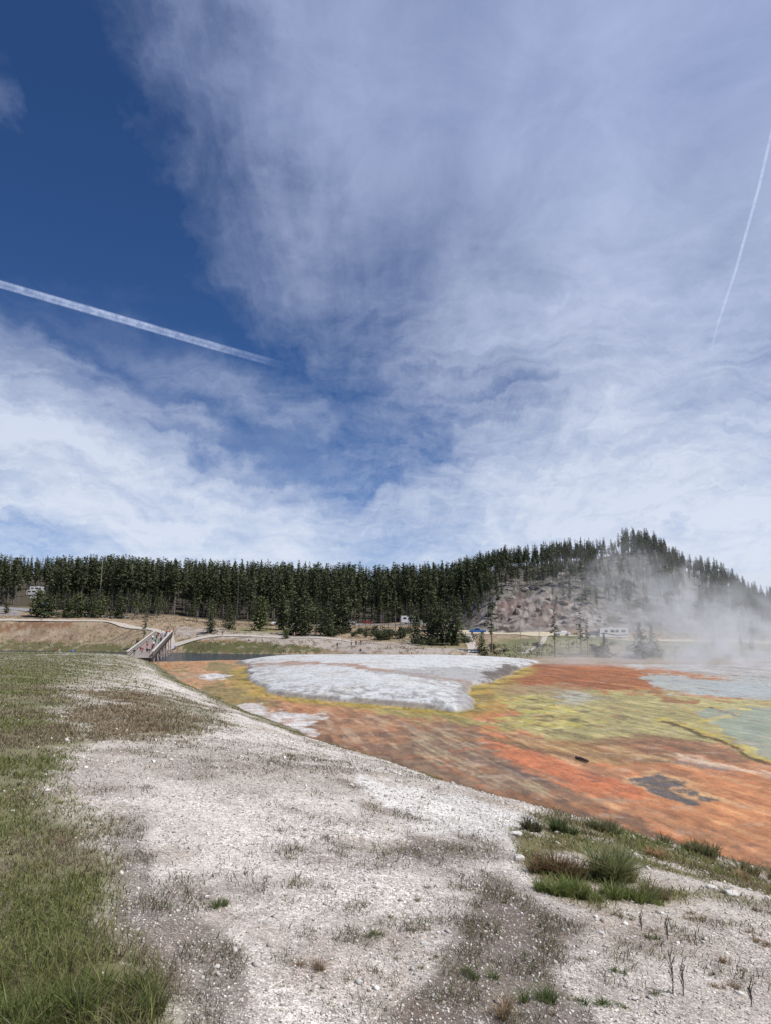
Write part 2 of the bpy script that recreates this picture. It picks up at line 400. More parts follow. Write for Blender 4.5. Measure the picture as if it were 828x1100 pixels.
    lay(rim, C(196, 166, 84), .9); rim2 = np.maximum(stroke([(712,775),(735,783),(760,792),(785,802),(805,814),(835,822)], 3.2, 8, 2), stroke([(765,760),(785,766),(796,769)], 2.5, 8, 2)); lay(rim2, C(92, 70, 40), .95)
    lay(stroke([(505,788),(540,796),(580,806),(620,812)], 4, 8, 3), C(112, 82, 60), .7); lay(stroke([(640,800),(700,800),(760,812)], 4, 10, 3), C(124, 92, 62), .6); lay(stroke([(520,776),(560,786),(590,790)], 3, 8, 3), C(206, 170, 130), .7)
    lay(stroke([(700,742),(718,751),(745,754)], 4, 5, 2), C(150, 88, 58), .85)
    # dark gravel spot
    z = zone([(672,836),(700,828),(745,842),(785,866),(740,864),(700,856)], 7, 8, 5); lay(z, C(214, 160, 122), .8)
    zg = zone([(678,838),(705,832),(738,845),(770,863),(735,864),(698,852)], 4, 3, 2) * sst(-.45, 0, w6); lay(zg, C(104, 94, 90)); grv += zg
    # streams at the left end
    z = zone([(150,706),(300,706),(290,722),(262,735),(300,757),(260,765),(200,740)], 3, 6, 2)
    lay(z, C(194, 140, 108)); lay(z * sst(.05, .3, st3 + w3 * .4), C(132, 120, 76), .85); lay(z * sst(.1, .35, -st3), C(196, 120, 74), .8); lay(z * sst(.2, .4, w1), C(170, 150, 130), .6)
    lay(zone([(214,727),(228,723),(250,726),(228,730)], 2, 4, 1), C(214, 210, 206))
    lay(zone([(170,704),(300,704),(290,710),(180,709)], 2, 4, 1), C(186, 130, 100), .7)
    lay(zone([(215,735),(262,738),(300,758),(262,760),(225,745)], 3, 6, 2), C(128, 118, 66), .75)
    z = zone([(242,755),(300,762),(345,768),(335,780),(325,792),(285,776)], 3, 10, 3); lay(z * sst(-.5, -.1, w3 + .1), C(212, 206, 200), .95); grv += z * .3
    # yellow seam round the island
    seam = (di < .3) * (1 - sst(.3, 3.8, -di + w1 * 1.5)) * (px > 225) * (py > 717)
    lay(seam, C(176, 146, 60), .95); lay(seam * sst(.0, .25, w3), C(118, 96, 44), .8); lay(seam * sst(.15, .4, -w3), C(206, 160, 96), .7)
    zz = zone([(400,762),(500,770),(540,780),(560,788),(520,784),(470,776),(400,768)], 4, 12, 3); lay(zz, C(158, 146, 82), .8)
    wet += (1 - sst(-.2, .3, di)) * .45
    # muted, finely mottled mat
    tf = fbm(X / .5, Y / .8, 5, 931, .75); tg_ = fbm(ac / .35 + w4, al / 3.2, 5, 941, .7)
    lum = (col * np.array([.3, .55, .15])).sum(1)[:, None]; col = lum + (col - lum) * .92
    sat = ((col.max(1) - col.min(1)) / (col.max(1) + 1e-6))[:, None]; og = np.clip((col[:, 0] - col[:, 1]) / (col[:, 0] + 1e-6), 0, 1)
    col = col * (1 + sat * np.array([-.07, .0, -.22])); col[:, 1] *= 1 + .12 * og
    yl = sat * np.clip(1 - og * 4, 0, 1)[:, None]; col = col * (1 - yl * np.array([.16, .26, -.10]))
    col = col * (1.06 + .5 * tf + .55 * tg_)[:, None]
    cr = sst(.22, .5, fbm(X / 1.1, Y / 1.6, 6, 951, .72)); lay(cr, C(112, 88, 74), .65)
    cr = sst(.24, .5, fbm(X / 1.4, Y / 1.0, 6, 961, .72)); lay(cr, C(196, 172, 146), .5)
    cr = sst(.26, .5, fbm(X / .9, Y / 1.6, 6, 971, .75)); lay(cr, C(196, 110, 62), .55)
    # ---- island
    ii = sst(-.05, .35, di)
    icol = C(212, 213, 211)
    lay(ii, icol); wet *= (1 - ii)
    lay(ii * sst(.12, .45, fbm(X / 1.6, Y / 1.6, 6, 231, .65)), C(184, 184, 182), .3)
    lay(ii * sst(.2, .45, fbm(X / 5, Y / 4, 6, 251, .65)), C(186, 176, 158), .6)
    lay(ii * (1 - sst(.1, .8, di + w1 * 1.5)), C(120, 98, 72), .7); lay(ii * (1 - sst(.5, 6, di + w1 * 6)) * sst(-.1, .3, w6), C(130, 124, 118), .7)
    lay(ii * stroke([(270,714),(340,712),(380,716),(430,722),(470,728),(505,734)], 5, 8, 2, 3), C(164, 130, 108), .85)
    lay(ii * zone([(400,722),(470,718),(545,716),(555,724),(520,734),(470,730),(430,725)], 3, 14, 3), C(160, 158, 156), .7 )
    lay(ii * zone([(520,722),(540,712),(556,716),(554,730),(520,734)], 3, 8, 2), C(88, 76, 66), .8)
    lay(ii * zone([(490,738),(512,738),(516,770),(498,768),(486,752)], 3, 8, 2), C(140, 136, 134), .5)
    lay(ii * sst(.3, .42, fbm(X / .5, Y / .5, 4, 261, .7)), C(120, 112, 100), .6)
    lay(ii * (1 - sst(.3, .6, np.abs(fbm(X / 4, Y / 2.5, 6, 263, .6)) * 12)), C(160, 150, 138), .45)
    grv += ii * .15
    # ---- far bank and hill
    far = (Y > 141) & (dn < 0) & (di < 0)
    far = far | ((Y > 122) & (dn < 0) & (di < 0) & (px > 560))
    farm = sst(0, 6, Y - np.where(px > 560, 118, 139)) * (dn < 0) * (1 - ii)
    lay(farm, C(168, 148, 122)); wet *= (1 - farm)
    lay(farm * sst(0, .35, w1), C(146, 124, 104), .8)
    lay(farm * sst(.1, .4, w3), C(120, 116, 78), .7)
    lay(farm * zone([(-1000,690),(0,690),(60,690),(140,692),(150,697),(140,702),(-1000,704)], 4, 20, 4), C(98, 100, 60), .9)
    lay(farm * zone([(-1000,668),(60,668),(75,672),(40,678),(-1000,680)], 3, 20, 4), C(130, 92, 66), .8)
    lay(farm * zone([(190,686),(240,688),(300,691),(345,696),(350,701),(190,704)], 3, 14, 3), C(84, 90, 50), .9)
    lay(farm * zone([(200,682),(260,684),(330,690),(240,690),(200,688)], 2, 14, 2), C(150, 122, 84), .8)
    lay(farm * zone([(190,672),(260,678),(330,680),(400,690),(520,697),(480,703),(380,702),(330,694),(250,687),(190,684)], 2.5, 8, 2), C(178, 168, 158), .95)
    lay(farm * zone([(420,688),(500,691),(520,697),(440,695)], 2, 8, 2), C(136, 130, 84), .7)
    lay(farm * zone([(245,676),(320,675),(330,681),(250,680)], 2, 8, 2), C(120, 126, 62), .6)
    lay(farm * zone([(-1000,652),(22,655),(22,661),(-1000,662)], 1.5, 3, 1), C(150, 146, 146))
    lay(farm * zone([(340,650),(470,650),(480,668),(350,668)], 4, 8, 3), C(150, 142, 136), .8)
    lay(farm * sst(.0, .35, fbm(X / 1.5, Y / 3., 5, 981, .7)), C(118, 100, 78), .75); lay(farm * sst(.1, .4, fbm(X / 2., Y / 3., 5, 991, .7)), C(186, 172, 150), .5)
    lay(farm * sst(286, 304, Y + 8 * w1) * (px < 520), C(80, 75, 62), .95)
    # hillside
    hill = sst(.06, .14, X / np.maximum(Y, 1)) * sst(212, 224, Y)
    lay(hill, C(126, 121, 116)); lay(hill * sst(.0, .3, w1), C(104, 98, 88), .8); lay(hill * sst(.0, .25, w3), C(76, 78, 58), .85); lay(hill * sst(.15, .4, -w3), C(164, 156, 148), .7); lay(hill * sst(.1, .3, w6), C(70, 70, 54), .7)
    rk = hill * zone([(520,690),(505,660),(540,638),(590,640),(640,655),(660,682)], 8, 20, 8)
    rr = fbm(X / 1.8, Y / 1.8, 5, 271, .6)
    lay(rk, C(136, 128, 121)); lay(rk * sst(.05, .3, rr), C(74, 66, 60), .9); lay(rk * zone([(535,650),(560,640),(600,650),(620,672),(580,676),(545,662)], 6, 14, 6) * sst(-.2, .2, w1), C(146, 120, 108), .5)
    lay(rk * sst(.15, .35, -rr), C(186, 178, 170), .7)
    # bank below the road, right
    bk = sst(.14, .19, X / np.maximum(Y, 1)) * sst(138, 150, Y) * (1 - sst(200, 212, Y))
    lay(bk, C(136, 134, 98)); lay(bk * sst(0, .35, w1), C(104, 108, 70), .8); lay(bk * sst(.15, .4, -w1), C(160, 152, 128), .7)
    lay(bk * zone([(640,688),(670,690),(680,706),(650,710),(630,700)], 4, 8, 3), C(158, 148, 112), .7)
    # river bed
    lay((base < -1.2) * (dn < 0) * 1., C(70, 62, 50))
    # ---- mound
    mm = sst(-.12, .1, dn)
    lay(mm, C(226, 218, 208)); wet *= (1 - mm)
    s1 = fbm(X / .9, Y / .9, 7, 301, .65)
    lay(mm * sst(.0, .4, s1), C(184, 170, 156), .75); lay(mm * sst(.25, .5, -s1), C(220, 215, 208), .8); lay(mm * sst(.05, .4, fbm(X / 3.5, Y / 3.5, 5, 321, .6)), C(172, 158, 143), .5); lay(mm * zone([(380,828),(450,842),(520,862),(580,880),(560,900),(500,895),(440,880),(390,850)], 8, 8, 5), C(234, 230, 223), .9)
    gd, wd_, soil, dark = veg_masks(X, Y, px, py, w1, w2, dn)
    lay(mm * wd_, C(150, 136, 124), .75)
    lay(mm * dark, C(108, 94, 82), .85)
    lay(mm * soil, C(120, 98, 72), .95)
    lay(mm * gd, C(112, 110, 70), .9)
    lay(mm * gd * zone([(70,752),(150,748),(190,765),(140,792),(70,788)], 10, 20, 8), C(122, 94, 66), .85)
    lay(mm * zone([(-1000,690),(45,692),(30,697),(-1000,698)], 2, 6, 1), C(180, 172, 160), .8)
    lay(mm * zone([(-60,930),(20,925),(25,990),(10,1010),(-60,1010)], 10, 14, 10), C(150, 136, 126), .8)
    lay(mm * (1 - sst(.6, 3.0, dn + 2 * w6)), C(112, 102, 70), .75)
    grv = np.clip(grv + mm * (1 - gd * .8) * (.6 + .4 * sst(-.25, .25, fbm(X / 1.7, Y / 1.7, 5, 341, .6))), 0, 1)
    return np.clip(col, .005, .95), np.clip(grv, 0, 1), np.clip(wet, 0, 1)

def veg_masks(X, Y, px, py, w1, w2, dn):
    """grass, weeds, brown soil, dark litter densities on the mound"""
    r = np.hypot(X, Y); n1 = fbm(X / 1.3, Y / 1.3, 5, 401, .6); n2 = fbm(X / .5, Y / .5, 4, 421, .6)
    PX = px + 46 * w1 + 34 * n1; PY = py + 24 * w2 + 16 * n2
    G = sdf([(-3000,600),(60,690),(158,704),(160,718),(128,730),(80,738),(66,760),(72,800),(66,850),(96,882),(128,905),(132,950),(118,985),(150,1010),(182,1050),(190,1100),(190,2500),(-3000,2500)], PX, PY)
    g = sst(-26, 30, G + 14 * n2)
    brown = sst(-8, 8, sdf([(66,752),(120,742),(200,752),(250,775),(180,792),(66,800)], PX, PY)) * (r > 6)
    g = np.maximum(g, brown * .75)
    edge = (1 - sst(1.6, 4.2, dn + 2.2 * n1)) * sst(-.3, .2, dn) * sst(-.5, 0, n1 + .25 * n2)
    edge = edge * np.where(r < 24, 1, .85)
    g = np.maximum(g, edge)
    TC = sdf([(545,880),(600,868),(700,895),(850,950),(850,975),(760,960),(700,975),(640,975),(590,955),(560,925)], px + 10 * w1, py + 8 * w2)
    clump = sst(-8, 12, TC) * sst(-.35, .05, n1)
    g2 = np.maximum(g, clump * .8 * (r < 14))
    dark = sst(-14, 16, sdf([(540,930),(640,985),(600,1040),(640,1100),(620,1400),(440,1400),(430,1090),(470,1040),(500,1000)], PX, PY))
    dark = np.maximum(dark, .8 * sst(-12, 12, sdf([(130,880),(170,890),(190,960),(260,1010),(260,1100),(210,1130),(180,1060),(120,985)], PX, PY)))
    dark = np.maximum(dark, .7 * sst(-10, 12, sdf([(440,885),(540,892),(560,915),(480,925),(430,905)], PX, PY)))
    patches = [(270,765,60,14),(220,805,60,10),(310,820,80,16),(390,850,70,22),(350,905,60,20),(245,955,60,24),(430,860,60,20),(330,1020,40,26),(400,1000,30,16),(200,780,40,8),(150,845,40,14),(480,900,50,16),(710,1000,60,18),(780,1060,50,20),(660,1040,40,22),(800,985,50,12)]
    wd = np.zeros(X.shape)
    for a, b, rx, ry in patches:
        wd = np.maximum(wd, np.exp(-((PX - a) / rx) ** 2 - ((PY - b) / ry) ** 2))
    wd = np.clip(wd * 1.2, 0, 1) * sst(-.3, .2, n1 + n2 * .6)
    wd = np.maximum(wd, sst(.02, .4, n1) * .6)
    return g2, wd, clump, dark

# ------------------------------------------------------------------ terrain mesh
def build_terrain():
    ang = np.concatenate([np.arange(-180, -46, 3.), np.arange(-46, -36, .5), np.arange(-36, 36, .085), np.arange(36, 46, .5), np.arange(46, 180.1, 3.)]) * math.pi / 180
    rr = [0.6]
    while rr[-1] < 700:
        r = rr[-1]; rr.append(r * (1.012 if r < 13 else (1.0062 if r < 125 else 1.008 if r < 190 else (1.0055 if r < 340 else 1.02))))
    rr += [800, 1000, 1400, 2200, 4000]
    rr = np.array(rr); nr, na = len(rr), len(ang)
    A, Rr = np.meshgrid(ang, rr)
    X = (np.sin(A) * Rr).ravel(); Y = (np.cos(A) * Rr).ravel()
    Z, dn, di, base, H = height(X, Y, True)
    col, grv, wet = paint(X, Y, Z, dn, di, base, H)
    px, py = project(X, Y, Z)
    reg = np.zeros(X.size, int)                                   # 0 ground
    ter = (dn < 0) & (Y < np.where(X / np.maximum(Y, 1) > .2, 121, 142)) & (Y > 0)
    reg[ter] = 1
    reg[ter & (di > 0)] = 2
    pool = sdf([(748,768),(768,760),(800,762),(1400,752),(1400,850),(900,838),(828,814),(800,799),(770,784)], px, py)
    reg[ter & (pool > 0) & (Y > 1)] = 3
    reg[(~ter) & (dn < 0) & (Y > 120)] = 4
    reg[(Y > 222) & (X / np.maximum(Y, 1) > .10)] = 5
    i = np.arange((nr - 1) * (na - 1)); a = i // (na - 1); b = i % (na - 1)
    F = np.stack([a * na + b, a * na + b + 1, (a + 1) * na + b + 1, (a + 1) * na + b], 1)[:, ::-1]
    fr = reg[F[:, 0]]
    names = ['ground', 'spring_terrace', 'sinter_terrace', 'spring_pool', 'far_bank', 'hill']
    labels = ['pale gravelly sinter mound with green and brown grass in the foreground', 'wet orange and yellow microbial mat terrace of the hot spring',
              'low white sinter shelf in the middle of the orange terrace', 'shallow pale green hot spring pool at the right edge',
              'dry tan and gravelly bank across the dark river', 'rocky grey hillside with scattered conifers rising at the right']
    mats = [ground_material('sinter_ground', 'dry'), ground_material('microbial_mat', 'wet'), ground_material('white_sinter', 'sheet'), ground_material('pool_water', 'pool'), None, None]
    mats[4] = mats[5] = ground_material('bank_soil', 'dry')
    V = np.stack([X, Y, Z], 1)
    for k in range(6):
        f = F[fr == k]
        if not len(f): continue
        u, inv = np.unique(f.ravel(), return_inverse=True)
        me = np_mesh(names[k], V[u], inv.reshape(-1, 4))
        ca = me.color_attributes.new('Col', 'FLOAT_COLOR', 'POINT'); ca.data.foreach_set('color', np.concatenate([col[u], np.ones((len(u), 1))], 1).astype(np.float32).ravel())
        for nm, arr in (('gravel', grv), ('wet', wet)):
            at = me.attributes.new(nm, 'FLOAT', 'POINT'); at.data.foreach_set('value', arr[u].astype(np.float32))
        o = new_obj(names[k], me, None, [mats[k]]); tag(o, labels[k], None, None, 'structure')
build_terrain()

# river
m_w, t, b = new_mat('river_water')
pos = t.n('ShaderNodeNewGeometry').outputs['Position']
b.inputs['Base Color'].default_value = (.012, .022, .035, 1); b.inputs['Roughness'].default_value = .12
t.put(b.inputs['Normal'], t.bump(t.noise(pos, 1.6, 6., .65), 1., .35))
xs = np.linspace(-420, 70, 60); ys = np.linspace(134, 240, 20)
gx, gy = np.meshgrid(xs, ys); V = np.stack([gx.ravel(), gy.ravel(), np.full(gx.size, -.8)], 1)
i = np.arange(59 * 19); a = i // 59; c = i % 59
o = new_obj('river', np_mesh('river', V, np.stack([a * 60 + c, a * 60 + c + 1, (a + 1) * 60 + c + 1, (a + 1) * 60 + c], 1)), None, [m_w])
tag(o, 'dark blue rippled river running behind the white terrace and under the footbridge', None, None, 'structure')

# ------------------------------------------------------------------ road and paths (draped ribbons)
def ribbon(name, pts, width, mat, label, lift=.06, edge=None):
    """pts: (px, Y)"""
    P = [np.array([(px - 414) / FPX / 1.014 * Y, Y]) for px, Y in pts]
    out = []
    for i in range(len(P) - 1):
        for t_ in np.linspace(0, 1, 24, endpoint=False): out.append(P[i] * (1 - t_) + P[i + 1] * t_)
    out.append(P[-1]); out = np.array(out)
    k = np.ones(9) / 9; pad = np.pad(out, ((4, 4), (0, 0)), 'edge'); out = np.stack([np.convolve(pad[:, j], k, 'valid') for j in (0, 1)], 1)
    tg = np.gradient(out, axis=0); tg /= np.linalg.norm(tg, axis=1)[:, None] + 1e-9
    nm = np.stack([tg[:, 1], -tg[:, 0]], 1); nn = 7; V = []; 
    for j in range(nn):
        q = out + nm * width * (j / (nn - 1) - .5) * (1 + .12 * fbm(out[:, 0] / 3, out[:, 1] / 3 + j, 3, 5))[:, None]
        hs = np.max(np.stack([height(q[:, 0] + dx, q[:, 1] + dy) for dx, dy in ((0, 0), (.7, 0), (-.7, 0), (0, .7), (0, -.7))]), 0)
        V.append(np.stack([q[:, 0], q[:, 1], hs + lift], 1))
    n_ = len(out); V = np.concatenate(V); F = []
    i = np.arange((nn - 1) * (n_ - 1)); a = i // (n_ - 1); b_ = i % (n_ - 1)
    F = np.stack([a * n_ + b_, a * n_ + b_ + 1, (a + 1) * n_ + b_ + 1, (a + 1) * n_ + b_], 1)
    o = new_obj(name, np_mesh(name, V, F), None, [mat]); tag(o, label, None, None, 'structure'); return o
m_path = simple('path_gravel', C(196, 186, 172), .95, 0, .18, 1.5)
m_asph = simple('road_asphalt', C(150, 148, 148), .9, 0, .15, 2.)
m_dust = simple('road_shoulder', C(206, 192, 162), .95, 0, .15, 1.)
ribbon('path', [(-300,254),(0,252),(60,250),(120,246),(160,236),(183,222),(186,208)], 2.8, m_path, 'pale gravel path along the far river bank to the bridge')
ribbon('path', [(186,212),(230,218),(290,214),(340,211),(400,203),(470,196)], 4.0, m_path, 'wide pale path running down right of the bridge')
ribbon('road', [(470,242),(500,225),(540,219),(580,212),(620,206),(660,203),(700,203),(760,206),(828,209),(950,216)], 6.5, m_dust, 'pale road crossing below the rocky hillside')
ribbon('path', [(584,208),(582,198),(577,186),(566,172),(560,160)], 1.6, m_path, 'narrow worn footpath curving down from the road')
ribbon('path', [(500,222),(503,208),(506,190),(508,172),(500,160)], 3.0, m_path, 'worn dusty track below the blue vehicle')
ribbon('road', [(-300,300),(0,290),(26,288),(60,276),(100,270),(140,272)], 8, m_asph, 'grey parking road at the left forest edge')
ribbon('road', [(300,285),(350,287),(400,285),(450,276),(500,262)], 7, m_asph, 'grey road behind the riverside trees')

# ------------------------------------------------------------------ trees
def leaf_mat(name, c1, c2, per_object=True):
    m, t, b = new_mat(name)
    oi = t.n('ShaderNodeObjectInfo').outputs['Random']; geo = t.n('ShaderNodeNewGeometry')
    isl_ = geo.outputs['Random Per Island']
    pos = geo.outputs['Position']; big = t.noise(pos, .22, 3., .7)
    f = t.math('ADD', t.math('MULTIPLY', isl_, .4), t.math('MULTIPLY', t.rng(big, .38, .62), .40))
    f = t.math('ADD', f, t.math('MULTIPLY', oi, .25), clamp=True)
    t.put(b.inputs['Base Color'], t.mix(f, c1, c2)); b.inputs['Roughness'].default_value = .75
    b.inputs['Specular IOR Level'].default_value = .15
    return m
M_LEAF = leaf_mat('conifer_needles', (.030, .046, .024), (.14, .155, .075))
M_YLEAF = leaf_mat('young_pine_needles', (.045, .068, .024), (.145, .165, .062))
M_DEAD = leaf_mat('dead_twigs', (.09, .075, .062), (.16, .14, .12))
M_SHRUB = leaf_mat('willow_leaves', (.030, .040, .018), (.085, .095, .045))
M_BARK = simple('pine_bark', (.19, .165, .145), .9, 0, .3, 3.)
M_GREY = simple('bleached_wood', (.34, .31, .28), .85, 0, .2, 3.)

def conifer_crown(h, rbase, crown0, nbr, nleaf, irregular=.3, lean=0., seed=0, leaf=.42, shape=.8):
    """spray clumps along drooping branches"""
    g = np.random.default_rng(seed); V = []; F = []
    for i in range(nbr):
        u = (i + g.random()) / nbr; z0 = h * (crown0 + (1 - crown0) * u ** .95)
        env = (1 - u) ** shape * (.55 + .45 * min(1, u * 6)) + .04
        L = rbase * env * (1 - irregular + 2 * irregular * g.random() ** 1.2)
        a = i * 2.39996 + g.normal(0, .5); droop = .15 + .35 * (1 - u)
        for j in range(max(2, int(nleaf * (0.35 + env)))):
            t_ = (j + g.random()) / max(2, int(nleaf * (.35 + env))); rr_ = L * (.12 + .95 * t_)
            c = np.array([math.cos(a) * rr_, math.sin(a) * rr_, z0 - droop * rr_ + .25 * t_ * t_ * L])
            c += g.normal(0, .09 * rbase + .04 * L, 3) * np.array([1, 1, .55])
            s = leaf * (.55 + .8 * g.random()) * (1.05 - .45 * t_) * (.5 + .5 * (1 - u) + .12)
            d = np.array([math.cos(a), math.sin(a), -droop * .6]) + g.normal(0, .45, 3); d /= np.linalg.norm(d)
            w = np.cross(d, [0, 0, 1]) + g.normal(0, .45, 3); w /= np.linalg.norm(w)
            k = len(V); V += [c - d * s, c + w * s * .48, c + d * s * 1.15, c - w * s * .48]; F.append((k, k + 1, k + 2, k + 3))
    k = len(V); V += [(-.06, 0, h * .95), (.06, 0, h * .95), (.02, 0, h * 1.01), (-.02, 0, h * 1.01)]; F.append((k, k + 1, k + 2, k + 3))
    V = np.array(V); V[:, 0] += lean * (V[:, 2] / h) ** 2
    return V, np.array(F)
def trunk_geo(h, r0, lean=0., n=7, limbs=0, seed=0, limb0=.35, ll=1.):
    g = random.Random(seed); mb = MB()
    zs = [-.6, h * .04, h * .25, h * .5, h * .75, h * .97]; rs = [r0 * 1.25, r0, r0 * .82, r0 * .62, r0 * .38, r0 * .1]
    mb.tube([(lean * (z / h) ** 2 * (z > 0), 0, z) for z in zs], rs, n)
    for i in range(limbs):
        z = h * (limb0 + (.95 - limb0) * i / limbs); a = i * 2.4 + g.uniform(-.4, .4); L = ll * (1.1 - z / h) * g.uniform(.5, 1.2) + .25
        x0 = lean * (z / h) ** 2
        mb.tube([(x0, 0, z), (x0 + math.cos(a) * L * .5, math.sin(a) * L * .5, z + L * .05), (x0 + math.cos(a) * L, math.sin(a) * L, z - L * .12)], [r0 * .22, r0 * .13, r0 * .04], 4)
    return mb
PROTO = {}
def proto(key, h, rb, c0, nbr, nleaf, r0, irr=.3, lean=0., seed=0, leaf=.42, shape=.8, lm=None, limbs=10, ll=1.):
    V, F = conifer_crown(h, rb, c0, nbr, nleaf, irr, lean, seed, leaf, shape)
    cm = np_mesh('crown', V, F, False); cm.materials.append(lm or M_LEAF)
    tm = trunk_geo(h, r0, lean, 7, limbs, seed, max(.15, c0 - .25), ll).mesh('trunk', True); tm.materials.append(M_GREY if key[0] == 'snag' else M_BARK)
    PROTO.setdefault(key[0], []).append((h, cm, tm))
for s in range(6):   # tall lodgepoles with bare lower trunks
    proto(('tall', s), 19, 2.0 + .3 * (s % 3), [.40, .30, .5, .35, .45, .25][s], 60, 10, .19, .35, [.2, -.3, 0, .5, -.2, .1][s], s + 1, .62, [.7, .8, .6, .75, .65, .9][s], None, 16, 1.2)
for s in range(5):   # full crowns to the ground
    proto(('full', s), 10, 2.5 + .25 * (s % 3), .06, 76, 13, .16, .25, 0, s + 21, .5, [.85, .75, .95, .8, .7][s], None, 10, .9)
for s in range(4):   # young bushy pines
    proto(('young', s), 7, 2.3 + .25 * (s % 2), .10, 58, 13, .12, .3, .1, s + 41, .46, [.6, .7, .55, .8][s], M_YLEAF, 8, .7)
for s in range(3):   # thin scraggly
    proto(('thin', s), 13, 1.35, [.35, .45, .3][s], 30, 7, .13, .55, [.3, -.2, .1][s], s + 61, .5, .5, None, 18, 1.1)
for s in range(3):   # dead snags
    proto(('snag', s), 11, .8, .5, 8, 3, .11, .5, [.2, -.1, 0][s], s + 81, .22, .5, M_DEAD, 24, .9)

# low detail for the far wood
LOW = []
for s in range(6):
    V, F = conifer_crown(17, 1.95, [.46, .36, .54, .40, .5, .28][s], 32, 6, .45, .2, s + 101, .88, [1.1, .9, 1.2, 1., 1.3, .8][s])
    tz = np.array([0, 0, -1.]), 
    q = []; fq = []
    for k in range(4):
        an = k * math.pi / 2; q += [(math.cos(an) * .2, math.sin(an) * .2, -.8), (math.cos(an) * .07, math.sin(an) * .07, 15)]
    for k in range(4): fq.append((k * 2, (k * 2 + 2) % 8, (k * 2 + 3) % 8, k * 2 + 1))
    LOW.append((V, F, np.array(q), np.array(fq)))

YS = [px for px in range(-160, 1100, 10)]
def skyline(px):
    return np.interp(px, [-200, 0, 60, 100, 200, 300, 400, 480, 520, 560, 600, 640, 690, 720, 760, 800, 828, 900, 1100], [600, 600, 602, 598, 602, 605, 608, 608, 596, 588, 584, 582, 574, 580, 590, 606, 620, 640, 655])
trees = []   # (px, Y, h, kind, label, name)
g = random.Random(5)
def gapzone(px, py): return (20 < px < 50 and 618 < py < 655)
# back forest
n_try = 0
while n_try < 1700:
    n_try += 1
    px = g.uniform(-110, 545); Y = 300 + (130 * g.random() ** 1.3 if n_try < 1250 else g.uniform(90, 170))
    if px > 340: Y += -6
    X = (px - 414) / FPX / 1.014 * Y
    if 14 < px < 52 and Y < 392: 
        if g.random() < .9: continue
    trees.append([X, Y, None, 'snag' if (g.random() < .07 and Y < 330) else 'tall'])
# in front of the forest: mixed younger trees
for _ in range(430):
    px = g.uniform(-60, 345); Y = g.uniform(262, 318)
    X = (px - 414) / FPX / 1.014 * Y
    if 12 < px < 50 or abs(px - 296) < 7 or (238 < px < 275 and Y < 285) or (185<px<200): continue
    if px < 50 and Y < 298: continue
    if px < 140 and Y < 280: continue
    trees.append([X, Y, g.uniform(5.5, 12), 'young' if g.random() < .6 else 'full'])
for _ in range(90):
    px = g.uniform(335, 500); Y = g.uniform(293, 305); trees.append([(px - 414) / FPX / 1.014 * Y, Y, g.uniform(12, 19), 'tall'])
for _ in range(75):
    px = g.uniform(-40, 335); Y = g.uniform(256, 268)
    if px < 68 or 112 < px < 122 or 160 < px < 205 or 262 < px < 300: continue
    trees.append([(px - 414) / FPX / 1.014 * Y, Y, g.uniform(3.5, 8), 'young' if g.random() < .6 else 'full'])
# trees between river road and river (px 340-500)
for _ in range(46):
    px = g.uniform(300, 500); Y = g.uniform(236, 262) if px > 345 else g.uniform(230, 262)
    trees.append([(px - 414) / FPX / 1.014 * Y, Y, g.choice([8, 10, 13, 15]) * g.uniform(.85, 1.15), 'tall' if g.random() < .5 else 'full'])
# hill trees
cnt = 0
while cnt < 2050:
    px = g.uniform(495, 1000); Y = g.uniform(232, 375); X = (px - 414) / FPX / 1.014 * Y
    z = hz1(X, Y); ppx, ppy = project(X, Y, z); ppx = float(ppx); ppy = float(ppy)
    d = .34
    if Y > 284: d = .85
    if ppx < 545 and Y > 258: d = .8
    if 540 < ppx < 640 and ppy < 640: d = .75 if ppy < 632 else .45
    if 540 < ppx < 625 and 632 < ppy: d = .03
    if 640 < ppx < 690 and 600 < ppy < 650: d = .42
    if 690 < ppx < 735 and 588 < ppy < 665: d = .95
    if 735 < ppx < 752 and 622 < ppy < 655 and Y < 290: d = .03
    if 752 < ppx: d = .7 if ppy < 665 else .35
    if 600 < ppx < 660 and 640 < ppy: d = .18
    if g.random() > d: continue
    trees.append([X, Y, g.uniform(5.5, 10.5) * (1.15 if ppx < 640 and Y > 285 else 1.25 if 665 < ppx < 715 and Y > 290 else 1.), g.choice(['tall', 'full', 'full', 'thin'])]); cnt += 1
# steamy trees right behind the terrace
for _ in range(26):
    px = g.uniform(745, 960); Y = g.uniform(150, 200); trees.append([(px - 414) / FPX / 1.014 * Y, Y, g.uniform(5, 9), 'full'])
for _ in range(14):
    px = g.uniform(690, 900); Y = g.uniform(212, 232); trees.append([(px - 414) / FPX / 1.014 * Y, Y, g.uniform(6, 11), 'full'])
TX = np.array([t_[0] for t_ in trees]); TY = np.array([t_[1] for t_ in trees]); TZ = height(TX, TY)
entries = []
for (X, Y, h, kind), z in zip(trees, TZ):
    if h is None:
        px = 414 + X / Y * FPX * 1.014
        top = CAMZ + (677 - skyline(px)) * Y / FPX / 1.0
        h = min(24.5, max(11, top - z + g.choice([g.uniform(-9, -2), g.uniform(-6, .5), g.uniform(-3, 1.0), g.uniform(-.5, 2.6)])))
    entries.append((X, Y, z, h, kind))
